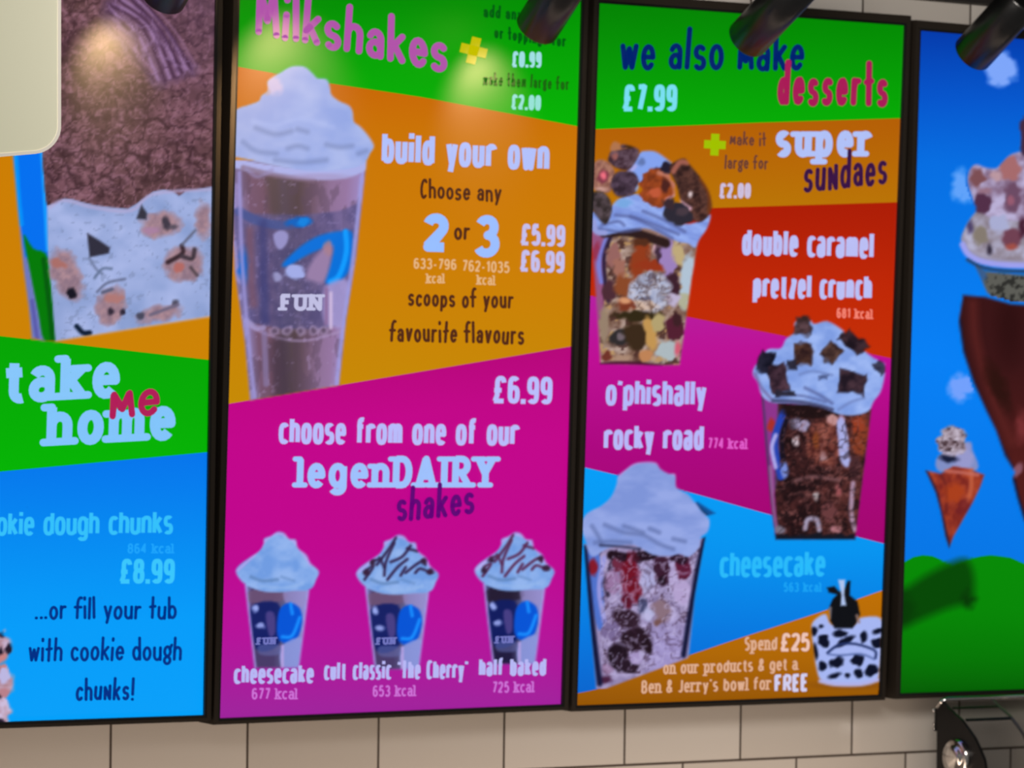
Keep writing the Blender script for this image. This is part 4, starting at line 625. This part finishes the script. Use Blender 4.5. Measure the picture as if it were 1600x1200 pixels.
s3.text('heading_text', 'double caramel', 'bold', 1159, 399, 1365, 405, 43, 7, (186, 190, 244)); s3.text('heading_text', 'pretzel crunch', 'bold', 1176, 466, 1362, 469, 40, 7, (186, 190, 244)); s3.text('caption_text', '681 kcal', 'slab', 1307, 497, 1363, 499, 16, 2.8, (244, 130, 112))
s3.text('heading_text', "o'phishally", 'bold', 946, 634, 1103, 635, 42, 6.8, (180, 182, 248)); s3.text('heading_text', 'rocky road', 'bold', 943, 703, 1099, 704, 41, 6.8, (184, 182, 248)); s3.text('caption_text', '774 kcal', 'slab', 1106, 701, 1167, 702, 17, 2.8, (226, 92, 204)); s3.text('heading_text', 'cheesecake', 'bold', 1124, 903, 1289, 901, 42, 6.4, (40, 186, 250)); s3.text('caption_text', '563 kcal', 'slab', 1224, 925, 1283, 925, 15, 2.6, (24, 162, 244))
CR2 = (220, 172, 142)
s3.text('caption_text', 'Spend', 'slab', 1163, 1017, 1214, 1016, 22, 3.4, CR2); s3.text('price_text', '£25', 'bold', 1218, 1018, 1265, 1018, 29, 5, (236, 194, 178)); s3.text('caption_text', 'on our products & get a', 'slab', 1036, 1054, 1246, 1047, 20, 3.2, CR2); s3.text('caption_text', "Ben & Jerry's bowl for", 'slab', 1002, 1084, 1205, 1078, 21, 3.2, CR2); s3.text('heading_text', 'FREE', 'bold', 1210, 1082, 1263, 1080, 28, 5, (208, 204, 236))
# ---- fourth screen: the sky with cones
s4 = Screen(3, 'rightmost menu screen showing a blue sky, green hills and ice cream cones', [
    (None, [(40, (0, 56, 168)), (120, (0, 76, 196)), (230, (0, 108, 224)), (420, (0, 122, 238)), (560, (0, 128, 246)), (880, (0, 118, 230))]),
    ([(1380, 930), (1408, 882), (1420, 872), (1440, 867), (1460, 869), (1476, 877), (1490, 883), (1504, 877), (1524, 870), (1550, 867), (1578, 871), (1604, 882), (1700, 930), (1800, 940)], [(866, (0, 138, 0)), (960, (0, 134, 0)), (1040, (0, 116, 0)), (1085, (0, 92, 0))])])
p = Pic(1396, 860, 1560, 990, 3)
p.poly([(1390, 932), (1420, 916), (1448, 898), (1480, 882), (1505, 874), (1516, 882), (1522, 905), (1520, 935), (1505, 944), (1478, 952), (1440, 968), (1405, 984), (1390, 984)], (0, 72, 0), soft=16); p.ell(1512, 936, 10, 12, (0, 56, 0), soft=14, add=True); p.ell(1404, 955, 26, 26, (0, 58, 0), soft=24)  # shadow on the pictured hills, painted as darker green
s4.pic(p, 'hill_shadow_picture', 'shaded hollow between two hills, painted dark green')
for box, col, blobs in (((1518, 70, 1606, 156), (126, 166, 250), ((1562, 104, 24, 26), (1548, 96, 14, 14), (1578, 108, 14, 16), (1562, 124, 16, 12))),
                        ((1474, 250, 1540, 336), (96, 162, 250), ((1500, 285, 11, 20), (1510, 300, 14, 18), (1498, 300, 10, 14))),
                        ((1466, 570, 1540, 646), (114, 160, 252), ((1498, 604, 16, 18), (1508, 596, 14, 10), (1512, 606, 12, 12), (1500, 618, 12, 10)))):
    p = Pic(*box, 2.4)
    for q in blobs: p.ell(*q, col, add=True, soft=9)
    s4.pic(p, 'cloud_picture')
p = Pic(1488, 180, 1872, 500, 2.6)
p.poly([(1520, 408), (1540, 424), (1600, 430), (1760, 428), (1820, 420), (1812, 456), (1790, 476), (1690, 480), (1560, 478), (1542, 456)], (92, 92, 86), smooth=False); m = p.mask_poly([(1535, 424), (1600, 432), (1760, 430), (1815, 424), (1806, 456), (1690, 480), (1560, 478), (1545, 456)], 4, False); p.mottle(m, 7, 7, 131, None, (36, 36, 34), cut=.55, k=.85); p.ell(1530, 428, 9, 16, (56, 92, 140), -20, soft=8)
p.poly([(1502, 372), (1506, 360), (1513, 346), (1524, 332), (1540, 320), (1680, 300), (1800, 318), (1836, 344), (1850, 380), (1826, 404), (1740, 414), (1600, 416), (1540, 411), (1514, 399), (1504, 386)], (152, 146, 170)); m = p.mask_poly([(1506, 366), (1524, 332), (1560, 310), (1690, 300), (1800, 318), (1840, 370), (1815, 398), (1600, 408), (1540, 402), (1514, 390)], 5, False); p.mottle(m, 15, 14, 137, (136, 124, 136), (178, 176, 204))
m = p.poly([(1512, 276), (1516, 264), (1525, 257), (1540, 262), (1556, 263), (1566, 254), (1576, 244), (1590, 238), (1640, 226), (1700, 220), (1770, 242), (1820, 270), (1830, 310), (1790, 340), (1690, 348), (1600, 345), (1550, 340), (1534, 330), (1524, 322), (1518, 304), (1513, 290)], (160, 142, 180)); p.mottle(m, 15, 13, 141, (130, 104, 132), (186, 176, 214))
for cx, cy, rx, ry, c in ((1528, 276, 11, 15, (124, 78, 84)), (1536, 318, 15, 14, (82, 46, 72)), (1582, 308, 14, 22, (108, 74, 100)), (1578, 264, 17, 18, (166, 106, 108)), (1556, 276, 9, 7, (186, 150, 160)), (1531, 366, 11, 16, (132, 122, 112)), (1516, 355, 5, 10, (78, 66, 104)), (1546, 390, 5, 8, (52, 44, 62)), (1580, 372, 16, 13, (112, 64, 82)), (1580, 386, 9, 5, (160, 78, 70)), (1597, 355, 6, 16, (70, 30, 50)), (1560, 350, 16, 14, (168, 172, 210)), (1640, 300, 20, 24, (110, 70, 80)), (1630, 370, 18, 14, (120, 80, 96)), (1710, 280, 16, 18, (166, 106, 108)), (1770, 300, 18, 16, (108, 74, 100)), (1740, 360, 15, 13, (112, 64, 82)), (1800, 360, 13, 15, (132, 122, 112)), (1690, 345, 12, 12, (82, 46, 72))): p.ell(cx, cy, rx, ry, c, soft=5)
p.ell(1580, 312, 5, 7, (150, 90, 112)); p.ell(1538, 298, 10, 5, (150, 112, 130)); p.ell(1606, 212, 13, 34, (66, 40, 64), add=True, soft=5)
p.line([(1504, 382), (1514, 398), (1540, 410), (1600, 415), (1740, 413), (1815, 402), (1846, 380)], 9, (158, 160, 238), add=True); p.line([(1512, 406), (1540, 419), (1600, 424), (1760, 421), (1830, 404)], 5, (48, 50, 66), k=.8, add=True)
s4.pic(p, 'ice_cream_picture', 'printed tub piled with pink and white ice cream')
p = Pic(1490, 452, 1872, 990, 2.8)
p.poly([(1505, 461), (1540, 464), (1580, 475), (1690, 482), (1800, 470), (1845, 462), (1850, 500), (1838, 560), (1806, 650), (1768, 760), (1726, 880), (1694, 972), (1660, 920), (1628, 860), (1600, 812), (1590, 780), (1582, 748), (1586, 738), (1570, 712), (1556, 672), (1542, 644), (1521, 598), (1505, 550), (1498, 502)], (56, 16, 18), smooth=False, soft=5)
m = p.mask_poly([(1510, 470), (1700, 490), (1840, 475), (1800, 640), (1694, 950), (1600, 800), (1530, 600)], 6, False); p.put(m * np.clip((p.Y - 560) / 160, 0, 1) * np.clip((p.X - 1545) / 40, 0, 1), (96, 30, 26), .6, False)
p.line([(1520, 475), (1524, 530), (1546, 610), (1580, 690)], 16, (92, 32, 30), soft=14, k=.7); p.line([(1500, 500), (1507, 552), (1524, 604), (1545, 652), (1572, 712), (1588, 740)], 5, (18, 22, 52), k=.8); p.ell(1560, 604, 12, 40, (44, 14, 10), -25, soft=12); p.ell(1578, 510, 20, 50, (46, 10, 12), 0, soft=24); p.ell(1596, 668, 10, 22, (116, 44, 46), soft=12); p.ell(1590, 735, 6, 12, (134, 84, 100), 20); p.line([(1584, 750), (1594, 790), (1606, 818)], 6, (14, 16, 40))
s4.pic(p, 'cone_picture', 'dark folded waffle cone')
p = Pic(1438, 656, 1548, 862, 2.2)
p.poly([(1466, 712), (1512, 690), (1520, 705), (1526, 735), (1470, 738)], (128, 142, 196)); p.ell(1505, 715, 16, 22, (150, 152, 204), soft=8); m = p.ell(1487, 691, 24, 23, (172, 156, 170), add=True); p.mottle(m, 8, 7, 151, (110, 90, 98), (200, 188, 206)); p.mottle(m, 7, 5, 157, None, (66, 46, 52), cut=.55, k=.9); p.ell(1482, 716, 15, 6, (20, 26, 56), 8); p.line([(1470, 706), (1488, 710), (1502, 706)], 6, (190, 180, 206), k=.8)
m = p.poly([(1446, 735), (1470, 740), (1490, 729), (1515, 733), (1538, 742), (1532, 760), (1520, 785), (1503, 815), (1490, 838), (1483, 856), (1477, 838), (1470, 800), (1462, 770)], (160, 56, 34), smooth=False); p.mottle(m, 14, 16, 161, (126, 38, 30), (182, 74, 42)); p.line([(1446, 735), (1462, 768), (1471, 805), (1483, 856)], 6, (24, 20, 48), k=.85); p.line([(1470, 742), (1480, 765), (1478, 800)], 5, (104, 30, 30), k=.8); p.line([(1518, 735), (1516, 770), (1506, 790)], 7, (196, 96, 64), k=.8); p.ell(1505, 792, 10, 14, (112, 30, 34), 35, k=.8); p.line([(1478, 736), (1500, 738), (1528, 742)], 5, (196, 110, 100), k=.8); p.ell(1490, 770, 14, 14, (170, 62, 26), soft=9)
s4.pic(p, 'cone_picture', 'small waffle cone with one scoop')
# ------------------------------------------------------------------ spotlights on their track
SPOT_Y = -0.105; TRACK_Y = -0.19; TRACK_Z = Z0 + 1.105
bm = bmesh.new(); bm_box(bm, (-1.05, TRACK_Y - .018, TRACK_Z), (1.25, TRACK_Y + .018, TRACK_Z + .030), .002); bm_box(bm, (-1.05, TRACK_Y - .006, TRACK_Z + .03), (1.25, TRACK_Y + .006, Z0 + 1.16))
tag(bm_obj('lighting_track', bm, M_BLACK), 'black lighting track fixed under the ceiling above the spotlights', 'lighting track')
def spotlight(u, v, ax, label, on, power=0.0, y=SPOT_Y):
    c = Vector(un(u, v, y)); a, w = ax; b = a * (CR[0] / CF[0])
    d = Vector((0, -a * CR[1] + b * CF[1], -w)).normalized(); R = 0.0293; Ln = 0.135
    root = thing('spotlight', label, 'spotlight', tuple(c - d * Ln * .72), 'spotlights in a row above the menu screens')
    bm = bmesh.new(); lathe(bm, [(R - .004, -.014), (R - .004, -.0005), (R - .003, 0), (R - .0012, 0), (R, -.0015), (R, -Ln + .004), (R - .004, -Ln), (0, -Ln)], c, d, 48)
    o = bm_obj('body', bm, M_BLACK, root, True); o.data.polygons.foreach_set('use_smooth', [True] * len(o.data.polygons))
    bm = bmesh.new(); lathe(bm, [(0, -.010), (R - .010, -.0105), (R - .0042, -.013), (R - .0042, -.016), (0, -.016)], c, d, 32); bm_obj('lens', bm, M_LENS_ON if on else M_LENS_OFF, root, False)
    m = c - d * Ln * .72; bm = bmesh.new(); tube(bm, [m, (m.x, TRACK_Y, m.z + .035), (m.x, TRACK_Y, TRACK_Z - .018)], .0065); bm_obj('stem', bm, M_BLACK, root, True)
    bm = bmesh.new(); bm_box(bm, (m.x - .055, TRACK_Y - .015, TRACK_Z - .020), (m.x + .055, TRACK_Y + .015, TRACK_Z), .002); bm_obj('track_adapter', bm, M_BLACK, root)
    if on:
        l = bpy.data.lights.new('spotlight_beam', 'SPOT'); l.energy = power; l.color = (1.0, .66, .32); l.spot_size = math.radians(62); l.spot_blend = 1.0; l.shadow_soft_size = .016
        lo = bpy.data.objects.new('spotlight_beam', l); COL.objects.link(lo); lo.location = c + d * .002; lo.rotation_euler = d.to_track_quat('-Z', 'Y').to_euler()
spotlight(253, -3, (.535, .845), 'black spotlight at the top edge, in front of the leftmost screen', True, 52)
spotlight(565, -31, (.535, .845), 'black spotlight just above the picture edge over the milkshake heading', True, 70, -.155)
spotlight(838, 45, (.535, .845), 'black cylinder spotlight above the milkshakes screen, over the small green caption', True, 52)
spotlight(1167, 62, (.667, .745), 'black cylinder spotlight over the word make on the desserts screen', False)
spotlight(1519, 85, (.62, .78), 'black cylinder spotlight in front of the rightmost blue sky screen', False)
# ------------------------------------------------------------------ cream sign hanging at the top left, its emission standing in for room light
def face(u, v, D): return CAM + D * ((u - 800) / FPX * CR - (v - 600) / FPX * CU + CF)
def rounded(x0, y0, x1, y1, r, n=10):
    out = []
    for cx, cy, a in ((x1 - r, y1 - r, 0), (x0 + r, y1 - r, 90), (x0 + r, y0 + r, 180), (x1 - r, y0 + r, 270)):
        out += [(cx + r * math.cos(math.radians(a + 90 * k / n)), cy + r * math.sin(math.radians(a + 90 * k / n))) for k in range(n + 1)]
    return out
D0 = 4.75; tilt = math.radians(-5)
def shear(q): return [(x, y + (x - 60) * -.085 * max(0, (y - 100) / 140)) for x, y in q]
sign_root = thing('hanging_sign', 'pale cream sign panel with rounded corners hanging in front of the leftmost screen', 'light box', face(-85, 242, D0 + .02))
def slab(name, outline, d0, d1, m, inner=None):
    bm = bmesh.new(); a = [bm.verts.new(face(u, v, d0)) for u, v in outline]; b = [bm.verts.new(face(u, v, d1) ) for u, v in outline]; n = len(a)
    for i in range(n): bm.faces.new((a[i], a[(i + 1) % n], b[(i + 1) % n], b[i]))
    bm.faces.new(b)
    if inner:
        c = [bm.verts.new(face(u, v, d0)) for u, v in inner]; e = [bm.verts.new(face(u, v, d0 + .004)) for u, v in inner]
        for i in range(n):
            bm.faces.new((a[i], a[(i + 1) % n], c[(i + 1) % n], c[i])); bm.faces.new((c[i], c[(i + 1) % n], e[(i + 1) % n], e[i]))
        bm.faces.new(e)
    else: bm.faces.new(a)
    return bm_obj(name, bm, m, sign_root)
out = shear(rounded(-270, -300, 95.5, 240, 40)); inn = shear(rounded(-265, -295, 90.5, 235, 36)); mid = shear(rounded(-264, -294, 89.5, 234, 35))
slab('rim', out, D0, D0 + .045, mat('cream_rim', (214, 208, 196), rough=.45, emit=(214, 206, 190), strength=.5), inn)  # added emission keeps the rim from showing as a dark outline
slab('face_panel', mid, D0 + .0012, D0 + .0038, mat('cream_panel', (205, 202, 185), rough=.35, emit=(208, 206, 172), strength=.5))  # added emission in place of room light falling on the panel
for u in (-200, 20):
    a, b = face(u, -299, D0 + .022), face(u, -299, D0 + .022); bm = bmesh.new(); tube(bm, [a, (a[0], a[1], Z0 + 1.16)], .004); bm_obj('hanger_rod', bm, M_BLACK, sign_root, True)
# ------------------------------------------------------------------ small dispenser with a clear lid, lower right
XP = un(1464, 1140, -0.02)[0]
prof = [unX(u, v, XP) for u, v in ((1473, 1097), (1482, 1107), (1492, 1116), (1502, 1125), (1513, 1140), (1522, 1153), (1530, 1170), (1537, 1187), (1540, 1205), (1541, 1228))]
back_top, back_bot = unX(1464, 1103, XP), unX(1463, 1228, XP)
ds = thing('dispenser', 'black dispenser with a clear sloping lid and chrome knob below the rightmost screen', 'dispenser', (XP + .14, (prof[-1][1] + back_bot[1]) / 2, back_bot[2] - .16))
LEN = .30
def extrude(name, loop, x0, x1, m):
    bm = bmesh.new(); a = [bm.verts.new((x0, p[1], p[2])) for p in loop]; b = [bm.verts.new((x1, p[1], p[2])) for p in loop]; n = len(a)
    for i in range(n): bm.faces.new((a[i], a[(i + 1) % n], b[(i + 1) % n], b[i]))
    bm.faces.new(a); bm.faces.new(b[::-1]); return bm_obj(name, bm, m, ds)
loop = [back_top] + prof + [back_bot]
extrude('side_panel', loop, XP, XP + .005, M_DARKPL); extrude('side_panel', loop, XP + LEN - .005, XP + LEN, M_DARKPL)
def off(pts, d):
    pts = [np.array(p) for p in pts]; out = []
    for i, p in enumerate(pts):
        t = pts[min(i + 1, len(pts) - 1)] - pts[max(i - 1, 0)]; n = np.array((0, t[2], -t[1])); n /= np.linalg.norm(n); out.append(p + n * d)
    return out
M_LID = clear_plastic('clear_grey_lid', .78, .04)
ins = off(prof, -.0035) if off(prof, -.001)[3][1] > prof[3][1] else off(prof, .0035)
extrude('lid', list(prof) + ins[::-1], XP + .0055, XP + LEN - .0055, M_LID)
for k in (1, 3):
    q0, q1 = np.array(prof[k]), np.array(prof[k]) + (np.array(prof[k + 1]) - np.array(prof[k])) * .22; e = np.array((0, -.0008, .0006)); extrude('lid_strip', [q0 + e, q1 + e, q1 + e * 3.5, q0 + e * 3.5], XP + .006, XP + .092 if k else XP, M_DARKPL)
e = np.array((0, -.001, .001)); rb = [p + e for p in prof]; rt = [p + e * 2.6 for p in prof]; extrude('divider_rib', rb + rt[::-1], XP + .090, XP + .0945, M_GREYPL)
t0 = np.array(prof[0]); bm = bmesh.new(); tube(bm, [(XP + .0005, back_top[1] - .001, back_top[2] - .002), (XP + .002, t0[1] + .004, t0[2] + .001), (XP + .008, t0[1], t0[2] + .004), (XP + LEN, t0[1], t0[2] + .004)], .0032); tag(bm_obj('top_rail', bm, M_CHROME, ds, True), 'chrome rail')
kc = unX(1493, 1184, XP - .004); bm = bmesh.new(); lathe(bm, [(0, -.004), (.027, -.004), (.0275, .004), (.024, .008), (.019, .007), (.017, .010), (.010, .013), (0, .014)], (XP, kc[1], kc[2]), (-1, 0, 0), 40); tag(bm_obj('knob', bm, M_CHROME, ds, True), 'round chrome knob')
for v in (1110, 1131, 1138.5):
    q = unX(1459, v, XP - .001); bm = bmesh.new(); r = .0026 if v < 1120 else .0017; lathe(bm, [(0, -r)] + [(r * math.sin(t), -r * math.cos(t)) for t in np.linspace(.3, 2.84, 7)] + [(0, r)], q, (-1, 0, 0), 12); bm_obj('hinge_screw', bm, M_CHROME, ds, True)
q = unX(1459, 1124, XP); bm = bmesh.new(); bm_box(bm, (XP, q[1] - .001, unX(1459, 1142, XP)[2]), (XP + .004, back_top[1] + .001, unX(1459, 1106, XP)[2]), .0006); bm_obj('hinge_plate', bm, M_DARKPL, ds)
yb0, yb1 = prof[-1][1], back_bot[1]; bm = bmesh.new(); bm_box(bm, (XP, min(yb0, yb1), back_bot[2] - .16), (XP + LEN, max(yb0, yb1), back_bot[2]), .004); bm_obj('base', bm, M_DARKPL, ds)
bm = bmesh.new(); bm_box(bm, (-1.9, -.42, back_bot[2] - .20), (2.0, WALL_Y, back_bot[2] - .1602)); tag(bm_obj('back_counter', bm, mat('steel_counter', (150, 146, 140), rough=.35, metal=.8)), 'steel back counter below the dispenser', 'counter')
